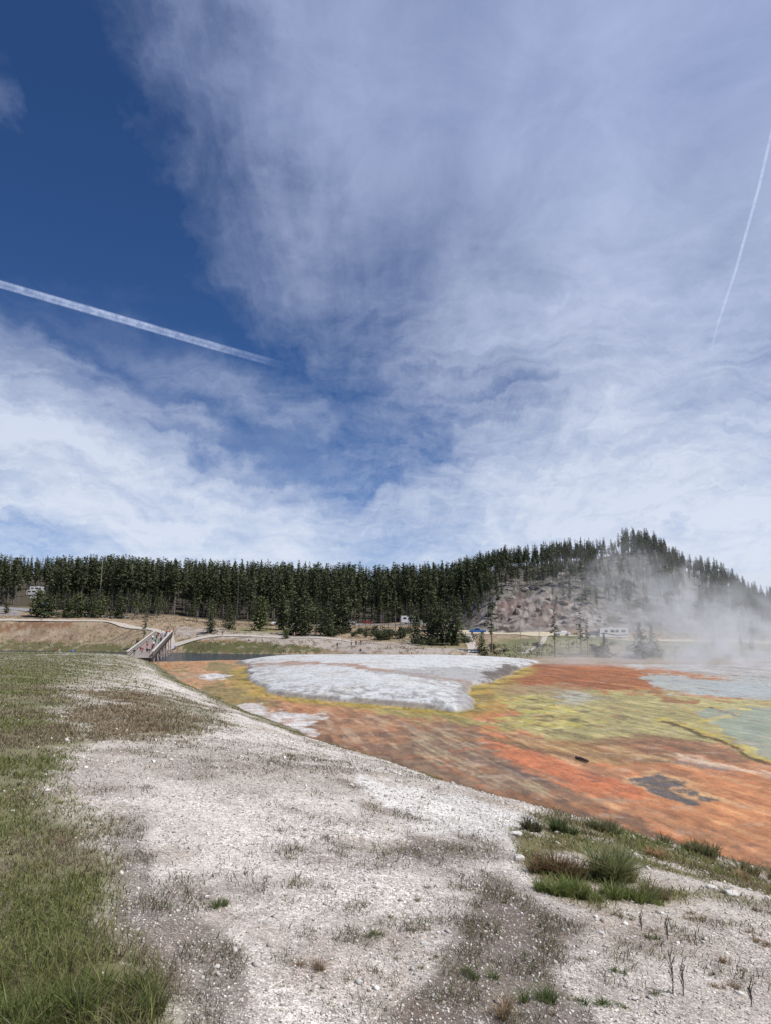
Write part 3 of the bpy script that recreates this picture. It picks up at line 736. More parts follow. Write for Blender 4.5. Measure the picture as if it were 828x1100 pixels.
# the special, distinguishable ones: px, base py for reference, Y, height px
special = [
 (40, 260, 30, 'young', 'bushy young pine left of the gravel path walker, largest in the meadow'), (52, 258, 26, 'young', 'young pine just right of the largest meadow pine'),
 (6, 272, 12, 'young', 'lone low rounded pine beside the grey parking road'),
 (72, 262, 22, 'young', 'short rounded pine at the meadow edge, left of a pair'), (84, 260, 26, 'young', 'short dense pine between two others at the meadow edge'),
 (98, 262, 30, 'full', 'dark meadow pine touching the gravel path'), (108, 259, 24, 'young', 'small light green pine right by the path'), (128, 260, 30, 'full', 'dark pine left of the bridge approach tree'),
 (156, 213, 40, 'thin', 'sparse crowned pine standing on the bank beside the footbridge'), (150, 211, 14, 'young', 'low dark bush pine at the foot of the bridge side tree'),
 (227, 225, 24, 'full', 'solitary small spruce beside the path right of the bridge'), (247, 246, 30, 'full', 'spruce behind the path, left of the shadow casting pine'),
 (280, 242, 36, 'young', 'round headed pine with a bare trunk and dark shadow on the grass'), (308, 209, 12, 'young', 'tiny pine at the edge of the riverside path'),
 (318, 226, 44, 'full', 'dark spruce at the left end of the riverside trees'), (328, 224, 50, 'full', 'very dark tall spruce beside the riverside path'), (340, 226, 46, 'tall', 'tall pine at the edge of the gravel bar'),
 (352, 222, 36, 'full', 'dense spruce right of the very dark riverside spruce'),
 (446, 200, 34, 'full', 'rounded dark spruce left of the leaning bleached log'), (462, 196, 40, 'full', 'dark spruce behind the white terrace shelf'), (474, 194, 48, 'full', 'broad dark spruce left of the blue pickup'), (486, 190, 52, 'full', 'tallest broad dark spruce left of the blue pickup'),
 (492, 205, 42, 'tall', 'pine tucked behind the broad dark spruces near the blue pickup'),
 (527, 172, 66, 'thin', 'thin tall pine in front of the rocky slope, right of the blue pickup'), (558, 142, 52, 'snag', 'bare dead pole tree at the terrace edge'), (578, 150, 46, 'snag', 'bare dead pole tree beside the curving footpath'),
 (594, 143, 52, 'thin', 'dark ragged pine with a clumped crown at the terrace edge'), (609, 146, 46, 'snag', 'grey snag between two ragged pines'), (622, 146, 52, 'thin', 'dark ragged pine left of the motorhome'), (629, 148, 40, 'thin', 'thin pine just left of the small full spruce'),
 (647, 142, 26, 'full', 'small full spruce below the motorhome'), (638, 146, 12, 'young', 'low young pine beside the small full spruce'), (686, 142, 38, 'full', 'broad spruce right of the motorhome, edged by steam'), (698, 150, 32, 'full', 'hazy spruce at the edge of the steam'),
 (516, 170, 22, 'young', 'low bushy pine at the foot of the thin tall pine'),
]
from collections import defaultdict
def put_tree(X, Y, z, h, kind, label, group, name):
    protos = PROTO[kind]; ph, cm, tm = protos[g.randrange(len(protos))]
    s = h / ph; o = empty(name, (X, Y, z - .1), g.uniform(0, 6.28)); sx = s * (g.uniform(.8, 1.15) if kind == 'tall' else g.uniform(.95, 1.35))
    o.scale = (sx, sx, s)
    if kind != 'snag': new_obj('crown', cm, o)
    t_ = new_obj('trunk', tm, o)
    tag(o, label, 'tree', group); return o
for px, Y, hp, kind, lab in special:
    X = (px - 414) / FPX / 1.014 * Y; z = hz1(X, Y)
    put_tree(X, Y, z, hp * Y / FPX, kind, lab, None, 'dead_tree' if kind == 'snag' else ('young_pine' if kind == 'young' else 'conifer'))
# the largest showing ones stand alone, the rest is one wood
def score(e):
    X, Y, z, h, k = e
    px = 414 + X / Y * FPX * 1.014
    s = h / Y
    if px < -4 or px > 832: return -1
    if k == 'tall' and Y > 335: s *= .5
    if k == 'snag': s += .01
    return s
order = sorted(range(len(entries)), key=lambda i: -score(entries[i]))
NI = 300 - len(special)
solo = set(order[:NI])
lab_of = {'snag': ('bare grey dead tree standing among the back forest pines', 'dead trees of the back forest', 'dead_tree'), 'tall': ('tall lodgepole pine with a bare lower trunk in the dense back forest', 'tall pines of the back forest', 'pine_tree'),
          'full': ('dark full crowned conifer standing at the front of the wood', 'full crowned conifers', 'conifer'),
          'young': ('bushy lighter green young pine along the forest front', 'young pines along the forest front', 'young_pine'),
          'thin': ('thin ragged conifer on the hillside', 'thin ragged conifers', 'conifer')}
rest = []
for i, e in enumerate(entries):
    X, Y, z, h, k = e
    if i in solo:
        l, gr, nm = lab_of[k]; ppx = 414 + X / Y * FPX * 1.014
        if ppx > 505 and Y > 205 and k != 'snag':
            l, gr = ({'tall': 'tall dark conifer growing on the right hand hill', 'full': 'full crowned dark conifer growing on the right hand hill', 'thin': 'thin ragged conifer growing on the right hand hill', 'young': 'young pine on the right hand hill'}[k], 'hillside conifers ' + k)
        elif ppx > 700: l, gr = 'conifer half hidden in the steam behind the terrace', 'conifers in the steam'
        put_tree(X, Y, z, h, k, l, gr, nm)
    else: rest.append(e)
VV = []; FF = []; VT = []; FT = []; nv = nt_ = 0
for X, Y, z, h, k in rest:
    V, F, q, fq = LOW[g.randrange(6)]; a = g.uniform(0, 6.28); s = h / 17; w = s * g.uniform(.8, 1.3)
    ca, sa = math.cos(a) * w, math.sin(a) * w
    for src, f_, vv, ff in ((V, F, VV, FF), (q, fq, VT, FT)):
        n0 = nv if vv is VV else nt_
        vv.append(np.stack([src[:, 0] * ca - src[:, 1] * sa + X, src[:, 0] * sa + src[:, 1] * ca + Y, src[:, 2] * s + z], 1)); ff.append(f_ + n0)
    nv += len(V); nt_ += len(q)
Vall = np.concatenate(VV + VT); Fall = np.concatenate(FF + [f + nv for f in FT])
me = np_mesh('pine_wood', Vall, Fall, False); me.materials.append(M_LEAF); me.materials.append(M_BARK)
mi = np.zeros(len(Fall), np.int32); mi[sum(len(f) for f in FF):] = 1; me.polygons.foreach_set('material_index', mi)
tag(new_obj('pine_wood', me), 'dense dark conifer wood filling the ridge behind the single trees', 'wood', None, 'stuff')

# shrubs
def shrub_mesh(seed, n=420):
    gg = np.random.default_rng(seed); V = []; F = []
    cs = [(gg.normal(0, .8), gg.normal(0, .6), gg.uniform(.4, 1.3), gg.uniform(.5, .95)) for _ in range(6)]
    for i in range(n):
        c0 = cs[i % 6]; d = gg.normal(0, 1, 3); d /= np.linalg.norm(d); rr_ = c0[3] * gg.uniform(.55, 1.1)
        c = np.array(c0[:3]) + d * rr_ * np.array([1, 1, .8]); c[2] = max(c[2], .05)
        s = gg.uniform(.08, .2); a = gg.normal(0, 1, 3); a /= np.linalg.norm(a); b_ = np.cross(a, d + .01); b_ /= np.linalg.norm(b_) + 1e-6
        k = len(V); V += [c - a * s, c + b_ * s * .6, c + a * s, c - b_ * s * .6]; F.append((k, k + 1, k + 2, k + 3))
    me = np_mesh('foliage', np.array(V), np.array(F), False); me.materials.append(M_SHRUB); return me
SH = [shrub_mesh(i) for i in range(4)]
def stem_mesh():
    mb = MB()
    for i in range(7):
        a = i * .9; mb.tube([(0, 0, -.1), (math.cos(a) * .4, math.sin(a) * .4, .6), (math.cos(a) * .9, math.sin(a) * .7, 1.3)], [.04, .03, .01], 4)
    me = mb.mesh('stems'); me.materials.append(M_BARK); return me
STM = stem_mesh()
for i in range(44):
    if i < 26: px = g.uniform(345, 500); Y = g.uniform(210, 240) if px < 440 else g.uniform(188, 225)
    elif i < 38: px = g.uniform(515, 700); Y = g.uniform(150, 192)
    else: px = g.uniform(60, 150); Y = g.uniform(255, 268)
    X = (px - 414) / FPX / 1.014 * Y; s = g.uniform(1.0, 2.0)
    if 25 < i < 38: s *= .55
    o = empty('shrub', (X, Y, hz1(X, Y)), g.uniform(0, 6)); o.scale = (s * g.uniform(.9, 1.4), s, s * g.uniform(.7, 1.1))
    new_obj('foliage', SH[i % 4], o); new_obj('stems', STM, o)
    if i < 26: tag(o, 'leafy dark willow shrub in the thicket along the riverside gravel', 'shrub', 'willow shrubs by the river')
    elif i < 38: tag(o, 'low scrubby bush on the slope between road and terrace', 'shrub', 'scrub below the road')
    else: tag(o, 'low green bush among the meadow pines', 'shrub', 'bushes in the left meadow')

# ------------------------------------------------------------------ logs and rocks
mb = MB(); a = place(431, 683, 196); z = hz1(a.x, a.y); X2 = a.x + 2.2
mb.tube([(0, 0, 1.6), (1.0, -.6, 1.0), (2.6, -1.4, .15)], [.12, .16, .2], 8); mb.bar((.4, -.2, 1.3), (.7, .3, 1.8), .05)
o = mb.build('fallen_log', M_GREY, None, True); o.location = (a.x, a.y, z); tag(o, 'bleached fallen log leaning against the riverside shrubs', 'log')
lx, ly = on_flat(618, 815); lx2, ly2 = on_flat(631, 819)
mb = MB(); mb.tube([(0, 0, .06), ((lx2 - lx) * .5, (ly2 - ly) * .5, .08), (lx2 - lx, ly2 - ly, .06)], [.055, .07, .06], 8); mb.bar(((lx2 - lx) * .3, (ly2 - ly) * .3, .07), ((lx2 - lx) * .3 + .1, (ly2 - ly) * .3 + .15, .15), .03)
o = mb.build('driftwood', simple('wet_wood', (.09, .07, .055), .7), None, True); o.location = (lx, ly, hz1(lx, ly)); tag(o, 'short dark branch lying on the orange terrace', 'log')

def rock_mesh(seed, rough=.25, flat=.6, sub=3):
    import bmesh
    bm = bmesh.new(); bmesh.ops.create_icosphere(bm, subdivisions=sub, radius=1)
    gg = np.random.default_rng(seed); pl = [(Vector(gg.normal(0, 1, 3)).normalized(), gg.uniform(.55, .85)) for _ in range(9)]
    for v in bm.verts:
        p = v.co.copy()
        for n_, d in pl:
            k = p.dot(n_)
            if k > d: p -= n_ * (k - d) * .9
        p *= 1 + rough * .12 * math.sin(p.x * 7 + seed) * math.cos(p.y * 6)
        p.z *= flat; v.co = p
    me = bpy.data.meshes.new('rock'); bm.to_mesh(me); bm.free(); return me
M_WR = simple('white_sinter_rock', C(222, 218, 210), .9, 0, .12, 6., .5)
M_GR = simple('grey_boulder', C(150, 142, 134), .9, 0, .25, 2., .5)
M_RR = simple('reddish_boulder', C(142, 120, 108), .9, 0, .25, 2., .5)
RM = [rock_mesh(i) for i in range(6)]; RMG = [rock_mesh(i + 10, .3, .75) for i in range(4)]; RMR = [rock_mesh(i + 20, .3, .75) for i in range(3)]
for m_ in RM: m_.materials.append(M_WR)
for m_ in RMG: m_.materials.append(M_GR)
for m_ in RMR: m_.materials.append(M_RR)
def ground_hit(px, py):
    d = place(px, py, 1.) - Vector((0, 0, CAMZ)); Y = np.geomspace(1.2, 400, 4000)
    zz = height(d.x * Y, Y); k = np.argmax(zz > CAMZ + d.z * Y)
    return float(d.x * Y[k]), float(Y[k]), float(zz[k])
stones = [(553,897,13,'white stone at the left of the red tinged grass clump'),(556,924,15,'flat white stone below the left edge of the grass clump'),(783,961,16,'pale flat stone at the right, on the sinter ledge'),
 (516,935,9,'small white stone on the gravel left of the clump'),(645,1003,8,'rounded white pebble on the gravel below the grass clump'),(14,872,6,'tiny white stone in the left grass, leftmost'),(112,916,6,'small white stone at the grass edge, left'),
 (455,1015,8,'pale stone in the gravel at centre bottom'),(232,1040,9,'whitish stone on the dark litter beside bright grass'),(765,955,12,'pale stone touching the sinter ledge stone'),(380,700,0,'')]
for i, (px, py, wpx, lab) in enumerate(stones):
    if not wpx: continue
    x, y, z = ground_hit(px, py); s = wpx / 2 * y / FPX * 1.1
    o = new_obj('stone', RM[i % 6]); o.location = (x, y, z + s * .15); o.scale = (s, s * .8, s * .75); o.rotation_euler = (0, 0, i * 1.3); tag(o, lab, 'stone')
for i in range(60):
    px = g.uniform(510, 668); Y = g.uniform(222, 262) if px < 640 else g.uniform(212, 235)
    if i > 44: px = g.uniform(654, 690); Y = g.uniform(140, 160)
    X = (px - 414) / FPX / 1.014 * Y; red = i < 45 and 535 < px < 610 and g.random() < .6
    o = new_obj('boulder', (RMR if red else RMG)[i % 3]); s = g.uniform(.5, 1.7) * (.6 if i > 44 else 1)
    o.location = (X, Y, hz1(X, Y) + s * .1); o.scale = (s * 1.2, s, s); o.rotation_euler = (g.uniform(-.5, .5), g.uniform(-.5, .5), g.uniform(0, 6))
    if i > 44: tag(o, 'pale grey rock heaped at the terrace edge below the motorhome', 'rock', 'rocks at the terrace edge')
    elif red: tag(o, 'reddish angular boulder in the rock fall above the road', 'rock', 'reddish boulders above the road')
    else: tag(o, 'grey angular boulder on the rocky slope above the road', 'rock', 'grey boulders above the road')

# ------------------------------------------------------------------ foreground vegetation
def scatter(n, r0, r1, a0=-38, a1=38, pw=1.):
    r = r0 * (r1 / r0) ** (rng.random(n) ** pw); a = np.radians(rng.uniform(a0, a1, n)); return np.sin(a) * r, np.cos(a) * r
def masks_at(X, Y):
    Z, dn, di, base, H = height(X, Y, True); px, py = project(X, Y, Z)
    w1 = fbm(X / 7, Y / 7, 8, 101, .62); w2 = fbm(X / 7, Y / 7, 8, 131, .62)
    return Z, px, py, dn, veg_masks(X, Y, px, py, w1, w2, dn)
def blades(X, Y, Z, h, w, lean, col, name, mat, label, seg=2, la=None):
    """curved blades: 2 segments, quad + tip, vertex colours"""
    n = len(X); a = rng.uniform(0, 2 * math.pi, n); la = rng.uniform(0, 2 * math.pi, n) if la is None else la
    dx = np.cos(a) * w; dy = np.sin(a) * w; lx = np.cos(la) * lean * h; ly = np.sin(la) * lean * h
    def P(t, k): 
        return np.stack([X + lx * t * t + dx * k, Y + ly * t * t + dy * k, Z + h * (t - .25 * lean * t * t)], 1)
    V = np.stack([P(0, -1), P(0, 1), P(.5, .8), P(.5, -.8), P(1., .12), P(1., -.12)], 1).reshape(-1, 3)
    i = np.arange(n)[:, None] * 6
    F = np.concatenate([i + np.array([[0, 1, 2, 3]]), i + np.array([[3, 2, 4, 5]])])
    me = np_mesh(name, V, F, True); me.materials.append(mat)
    ca = me.color_attributes.new('Col', 'FLOAT_COLOR', 'POINT')
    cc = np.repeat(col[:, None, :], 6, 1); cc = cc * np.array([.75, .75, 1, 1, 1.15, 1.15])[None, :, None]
    ca.data.foreach_set('color', np.concatenate([cc.reshape(-1, 3), np.ones((n * 6, 1))], 1).astype(np.float32).ravel())
    return me
m_bl, t, b = new_mat('grass_blade')
at = t.n('ShaderNodeAttribute', attribute_name='Col').outputs['Color']; t.put(b.inputs['Base Color'], at); b.inputs['Roughness'].default_value = .6; b.inputs['Specular IOR Level'].default_value = .25
tr = t.n('ShaderNodeBsdfTranslucent'); t.put(tr.inputs[0], at); mx = t.n('ShaderNodeMixShader'); mx.inputs[0].default_value = .42
out = m_bl.node_tree.nodes['Material Output']; t.put(mx.inputs[1], b.outputs[0]); t.put(mx.inputs[2], tr.outputs[0]); t.put(out.inputs[0], mx.outputs[0])
def pick(n, cols_, wts):
    k = rng.choice(len(cols_), n, p=np.array(wts) / sum(wts)); c = np.array(cols_)[k]; return c * rng.uniform(.7, 1.3, (n, 1))
GREEN = [(.19, .215, .065), (.245, .26, .085), (.135, .165, .05), (.30, .28, .13)]; DRY = [(.34, .28, .17), (.26, .19, .12), (.19, .14, .10), (.42, .36, .25)]
# green carpet
X, Y = scatter(520000, 2.0, 150, -40, 30)
Z, px, py, dn, (gd, wd, cl, dk) = masks_at(X, Y)
keep = rng.random(len(X)) < gd * .9 * sst(-.45, .1, fbm(X / .35, Y / .35, 3, 501) + fbm(X / 1.7, Y / 1.7, 3, 503) * .5 + .1)
X, Y, Z, px, py = X[keep], Y[keep], Z[keep], px[keep], py[keep]; r = np.hypot(X, Y)
lush = np.exp(-((px - 90) / 110) ** 2 - ((py - 1085) / 75) ** 2) + .5 * sst(-.1, .4, fbm(X / 1.2, Y / 1.2, 3, 601)); lush = np.clip(lush, 0, 1)
h = rng.uniform(.03, .08, len(X)) * (1 + 1.0 * lush) * np.where(r > 10, 1.3, 1.); w = np.maximum(.0022, .00065 * r) * rng.uniform(.7, 1.3, len(X))
gc = pick(len(X), GREEN, [3, 3, 3, 1]); dc = pick(len(X), DRY, [2, 3, 3, 1])
br = np.clip(.52 - .5 * lush + 1.3 * fbm(X / 2.2, Y / 2.2, 4, 611), .08, .9)
br = np.where((px > 66) & (px < 250) & (py > 742) & (py < 798), .9, br)
br = np.where(r > 40, br * .5, br)
col = np.where((rng.random(len(X)) < br)[:, None], dc, gc)
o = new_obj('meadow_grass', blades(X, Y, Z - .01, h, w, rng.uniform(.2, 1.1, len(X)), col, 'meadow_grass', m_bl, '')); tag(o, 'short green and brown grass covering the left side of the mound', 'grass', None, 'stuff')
# dry weeds on the gravel
X, Y = scatter(520000, 2.2, 70, -36, 36)
Z, px, py, dn, (gd, wd, cl, dk) = masks_at(X, Y)
fine = fbm(X / .22, Y / .22, 3, 701)
keep = rng.random(len(X)) < np.clip(np.maximum(wd * .65, dk * .6), 0, 1) * (1 - gd) * sst(-.2, .3, fine) * (dn > .2)
X, Y, Z = X[keep], Y[keep], Z[keep]; r = np.hypot(X, Y)
h = rng.uniform(.02, .085, len(X)); w = np.maximum(.0016, .00045 * r) * rng.uniform(.7, 1.3, len(X))
col = np.where((rng.random(len(X)) < .35)[:, None], pick(len(X), GREEN, [2, 1, 3, 2]) * .9, pick(len(X), [(.17, .13, .10), (.10, .075, .06), (.26, .21, .16), (.13, .115, .08)], [2, 3, 1, 2]))
o = new_obj('dry_weeds', blades(X, Y, Z - .005, h, w, rng.uniform(.3, 1.4, len(X)), col, 'dry_weeds', m_bl, '')); tag(o, 'sparse brown and olive weeds dotted over the pale gravel', 'weeds', None, 'stuff')
# gravel
def stones_mesh(n, r0, r1, name, smin, smax, cols_, wts):
    X, Y = scatter(n, r0, r1, -36, 36)
    Z, px, py, dn, (gd, wd, cl, dk) = masks_at(X, Y); keep = (dn > .4) & (rng.random(n) < (1 - gd * .93)); X, Y, Z = X[keep], Y[keep], Z[keep]; n = len(X); r = np.hypot(X, Y)
    s = (smin + (smax - smin) * rng.random(n) ** 3.5) * np.maximum(1, r / 5) ** .8
    o6 = np.array([(1, 0, 0), (0, 1, 0), (-1, 0, 0), (0, -1, 0), (0, 0, 1), (0, 0, -1)], float)
    V = o6[None] * (1 + .45 * rng.uniform(-1, 1, (n, 6, 1))) * s[:, None, None]; V[:, :, 2] *= .65
    a = rng.uniform(0, 6.28, n); ca, sa = np.cos(a)[:, None], np.sin(a)[:, None]
    V = np.stack([V[:, :, 0] * ca - V[:, :, 1] * sa + X[:, None], V[:, :, 0] * sa + V[:, :, 1] * ca + Y[:, None], V[:, :, 2] + V[:, :, 0] * .25 + Z[:, None] + s[:, None] * .15], 2).reshape(-1, 3)
    f = np.array([(0, 1, 4), (1, 2, 4), (2, 3, 4), (3, 0, 4), (1, 0, 5), (2, 1, 5), (3, 2, 5), (0, 3, 5)])
    F = (np.arange(n)[:, None, None] * 6 + f[None]).reshape(-1, 3)
    me = np_mesh(name, V, F, False)
    c = pick(n, cols_, wts); c = np.clip(c, 0, .85); ca_ = me.color_attributes.new('Col', 'FLOAT_COLOR', 'POINT')
    ca_.data.foreach_set('color', np.concatenate([np.repeat(c, 6, 0), np.ones((n * 6, 1))], 1).astype(np.float32).ravel())
    m, t, b = new_mat('sinter_pebbles'); at = t.n('ShaderNodeAttribute', attribute_name='Col').outputs['Color']; t.put(b.inputs['Base Color'], at); b.inputs['Roughness'].default_value = .85
    me.materials.append(m); return new_obj(name, me)
o = stones_mesh(150000, 2.2, 26, 'gravel', .003, .0115, [(.62, .57, .50), (.45, .41, .35), (.28, .245, .205), (.74, .70, .63)], [4, 4, 2.4, 1]); tag(o, 'loose white and grey sinter gravel strewn over the mound', 'gravel', None, 'stuff')

# tufts of grass and sage on the far bank and slopes
nb = 90000; bx = rng.uniform(-200, 75, nb); by = rng.uniform(143, 285, nb)
bz, qx, qy, bdn, _ = masks_at(bx, by)
pathy = (qx > 190) & (qx < 520) & (qy > 673) & (qy < 703) & (fbm(bx / 5, by / 5, 3, 77) < .25) & ~((qy > 688) & (qx < 345))
keep = (bz > -.75) & (bdn < 0) & (qx > -20) & (qx < 840) & ~pathy & (rng.random(nb) < sst(-.3, .3, fbm(bx / 3, by / 5, 4, 801, .65)) * .8)
keep &= ~((by > 198) & (qx > 505)) & ~((by > 243) & (by < 258) & (qx < 150)) & ~((by > 284 - 20) & (qx < 30))
keep &= ~((qx > 560) & (by < 143))
bx, by, bz, qx, qy = bx[keep], by[keep], bz[keep], qx[keep], qy[keep]; nb = len(bx)
lushb = ((qy > 686) & (qx < 345)) | (qx > 520)
colb = np.where(((rng.random(nb) < .7) & lushb)[:, None], pick(nb, [(.10, .12, .045), (.06, .08, .03), (.14, .15, .06)], [2, 2, 1]), pick(nb, [(.26, .20, .13), (.17, .12, .08), (.10, .095, .05), (.34, .28, .19)], [3, 2, 2, 1]))
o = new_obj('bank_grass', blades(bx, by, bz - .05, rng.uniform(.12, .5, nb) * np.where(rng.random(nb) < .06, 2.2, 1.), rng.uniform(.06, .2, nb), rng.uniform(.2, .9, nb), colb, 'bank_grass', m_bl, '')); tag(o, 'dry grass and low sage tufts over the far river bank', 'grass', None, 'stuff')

o = stones_mesh(3200, 2.2, 20, 'gravel', .008, .028, [(.66, .63, .58), (.50, .46, .41), (.34, .30, .27)], [3, 3, 1]); tag(o, 'scattered larger sinter fragments lying among the fine gravel', 'gravel', None, 'stuff')
# countable clumps in the foreground
def clump(px, py, wpx, hpx, n, pal, wts, label, name='grass_clump', cat='grass clump', lean=.45, bw=.0028, tops=None):
    n = int(n * .75); pal = [tuple(min(.5, c * 1.45 + .012) for c in p) for p in pal]
    x, y, z = ground_hit(px, py); rad = wpx / 2 * y / FPX; hh = hpx * y / FPX
    ns = max(4, int(n / 90)); a = rng.uniform(0, 6.28, ns); q = rad * np.sqrt(rng.random(ns)) * rng.uniform(.7, 1.1, ns); sx_, sy_ = np.cos(a) * q, np.sin(a) * q * .6
    k = rng.integers(0, ns, n); la = rng.uniform(0, 6.28, n); sr = rad * .16 * rng.random(n)
    X = sx_[k] + np.cos(la) * sr; Y = sy_[k] + np.sin(la) * sr; sh_ = rng.uniform(.35, 1.1, ns)
    Z = height(X + x, Y + y) - z
    n = len(X); hB = hh * rng.uniform(.35, 1.1, n) * sh_[k]; col = pick(n, pal, wts)
    if tops is not None:
        kk = rng.random(n) < tops[1]; col[kk] = np.array(tops[0]) * rng.uniform(.7, 1.3, (kk.sum(), 1)); hB[kk] *= 1.15
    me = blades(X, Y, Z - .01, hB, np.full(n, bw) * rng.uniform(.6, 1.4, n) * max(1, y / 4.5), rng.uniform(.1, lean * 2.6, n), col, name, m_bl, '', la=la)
    o = new_obj(name, me); o.location = (x, y, z); tag(o, label, cat); return o
G1 = [(.12, .15, .036), (.155, .185, .05), (.07, .09, .026), (.27, .23, .12)]; RD = [(.18, .115, .065), (.25, .18, .10), (.14, .10, .05), (.10, .12, .03)]
clump(597, 940, 62, 30, 1900, RD, [3, 2, 2, 2], 'reddish seeded grass clump on the left of the foreground tufts', tops=((.20, .095, .06), .22))
clump(607, 960, 62, 22, 1900, G1, [3, 4, 3, 1], 'lush green grass clump in front of the reddish one')
clump(655, 945, 58, 42, 2600, [(.13, .155, .055), (.20, .20, .09), (.09, .12, .04), (.32, .27, .15)], [3, 3, 2, 1], 'tall grey green feathery grass clump in the middle')
clump(672, 966, 66, 18, 1700, G1, [3, 3, 3, 1], 'low bright green clump at the foot of the feathery grass')
clump(703, 966, 40, 18, 700, [(.10, .10, .04), (.20, .15, .08)], [1, 1], 'low olive and tan clump at the right end of the tufts')
clump(600, 893, 42, 18, 800, [(.08, .10, .035), (.05, .07, .025), (.14, .14, .06)], [2, 2, 1], 'dark green tuft on the brow above the red clump')
rs_ = random.Random(3)
for _ in range(46):
    a = rs_.uniform(250, 828); b_ = rs_.uniform(930, 1098)
    if a < 420 and rs_.random() < .6: continue
    if 560 < a < 720 and b_ < 985: continue
    clump(a, b_, rs_.uniform(8, 26), rs_.uniform(4, 11), rs_.randint(40, 130), rs_.choice([[(.10, .10, .04), (.18, .15, .08)], [(.16, .11, .07), (.22, .17, .11)], [(.07, .085, .03), (.12, .12, .05)]]), [1, 1], 'tiny sparse weed sprouting from the gravel at the lower right', 'weed_sprout', 'weed', .7, .002)['group'] = 'tiny weed sprouts in the gravel'
clump(572, 893, 30, 16, 500, [(.10, .09, .05), (.06, .07, .03)], [1, 1], 'small dull tuft beside the white stone')
clump(700, 920, 24, 14, 500, [(.38, .23, .11), (.28, .18, .09)], [1, 1], 'small orange dried tuft on the brow', bw=.0022)
clump(655, 895, 60, 16, 900, [(.09, .10, .04), (.16, .13, .07)], [2, 1], 'long low tuft along the brow, centre right')
clump(745, 915, 80, 16, 1100, [(.08, .10, .035), (.14, .12, .06)], [2, 1], 'dark fringe of grass along the brow at right')
clump(812, 942, 50, 18, 700, [(.08, .10, .04), (.24, .18, .09)], [1, 1], 'fringe of grass on the brow at the right edge')
clump(815, 952, 34, 14, 400, [(.30, .21, .11), (.2, .15, .08)], [1, 1], 'dry tan tuft near the right edge')
clump(120, 1085, 110, 34, 3000, [(.09, .118, .025), (.13, .155, .04), (.055, .078, .02), (.22, .20, .09)], [3, 4, 2, 1], 'bright green tall grass clump at the bottom left', bw=.0035)
clump(30, 1100, 100, 34, 2000, [(.08, .105, .025), (.11, .135, .035), (.20, .18, .08)], [3, 3, 1], 'dark green grass clump at the bottom left corner', bw=.0033)
for i, (a, b_, w_, h_, l) in enumerate([(483,945,14,9,''),(243,975,26,20,'olive sprig standing on the gravel, left of centre'),(405,1008,26,12,'small green sprig on the gravel, bottom centre'),(335,1040,26,26,'dry brown twiggy weed on the gravel, bottom centre'),
        (640,1078,30,20,'small green tuft in the dark litter'),(510,1050,40,26,'grey green sagebrush like tuft in the dark litter, upper'),(575,1075,44,34,'grey green sagebrush like tuft in the dark litter, lower'),(545,1090,40,30,'straw coloured tuft at the bottom centre right'),
        (662,1045,14,16,'little green sprig beside the bare stalks'),(700,1010,20,12,'dull green sprig on the gravel at right'),(780,1035,12,24,'thin tan grass sprig at right'),(790,1062,18,16,'rusty brown weed at right, lower'),(822,1015,26,14,'tan tuft touching the right edge'),(745,985,50,12,'low brown weed strip below the stones'),
        (664,1082,24,12,'bright green rosette near the bottom'),(770,1060,16,12,'rusty brown weed at right, upper')]):
    if not l: continue
    pal = [(.08, .11, .03), (.13, .15, .06)] if 'green' in l or 'olive' in l else [(.20, .14, .09), (.30, .23, .14)]
    clump(a, b_, w_ * 1.1, h_ * .7, int(9 * w_), pal, [1, 1], l, 'weed_tuft', 'weed', .6, .0022)
# bare stalks
m_st = simple('dry_stalk', (.13, .11, .085), .9)
for i, (px, py, hp, lab) in enumerate([(722, 1068, 46, 'tallest bare grey stalk with short side twigs, right foreground'), (733, 1070, 34, 'shorter bare grey stalk just right of the tallest one'), (716, 1010, 22, 'small branching dry stalk above the tall ones'), (688, 1000, 18, 'small thin stalk below the feathery clump'), (806, 1080, 20, 'short dark stalk near the lower right corner')]):
    x, y, z = ground_hit(px, py); hh = hp * .8 * y / FPX; mb = MB()
    mb.tube([(0, 0, -.02), (.01, 0, hh * .5), (-.01, .01, hh)], [.004, .003, .0015], 5)
    for k in range(9):
        zz = hh * (.3 + .07 * k); a = k * 2.4; L = .008 + .007 * (k % 3)
        mb.tube([(0, 0, zz), (math.cos(a) * L, math.sin(a) * L, zz + L * 2.6)], [.003, .0022], 4)
    o = mb.build('dry_stalk', m_st); o.location = (x, y, z); tag(o, lab, 'stalk')

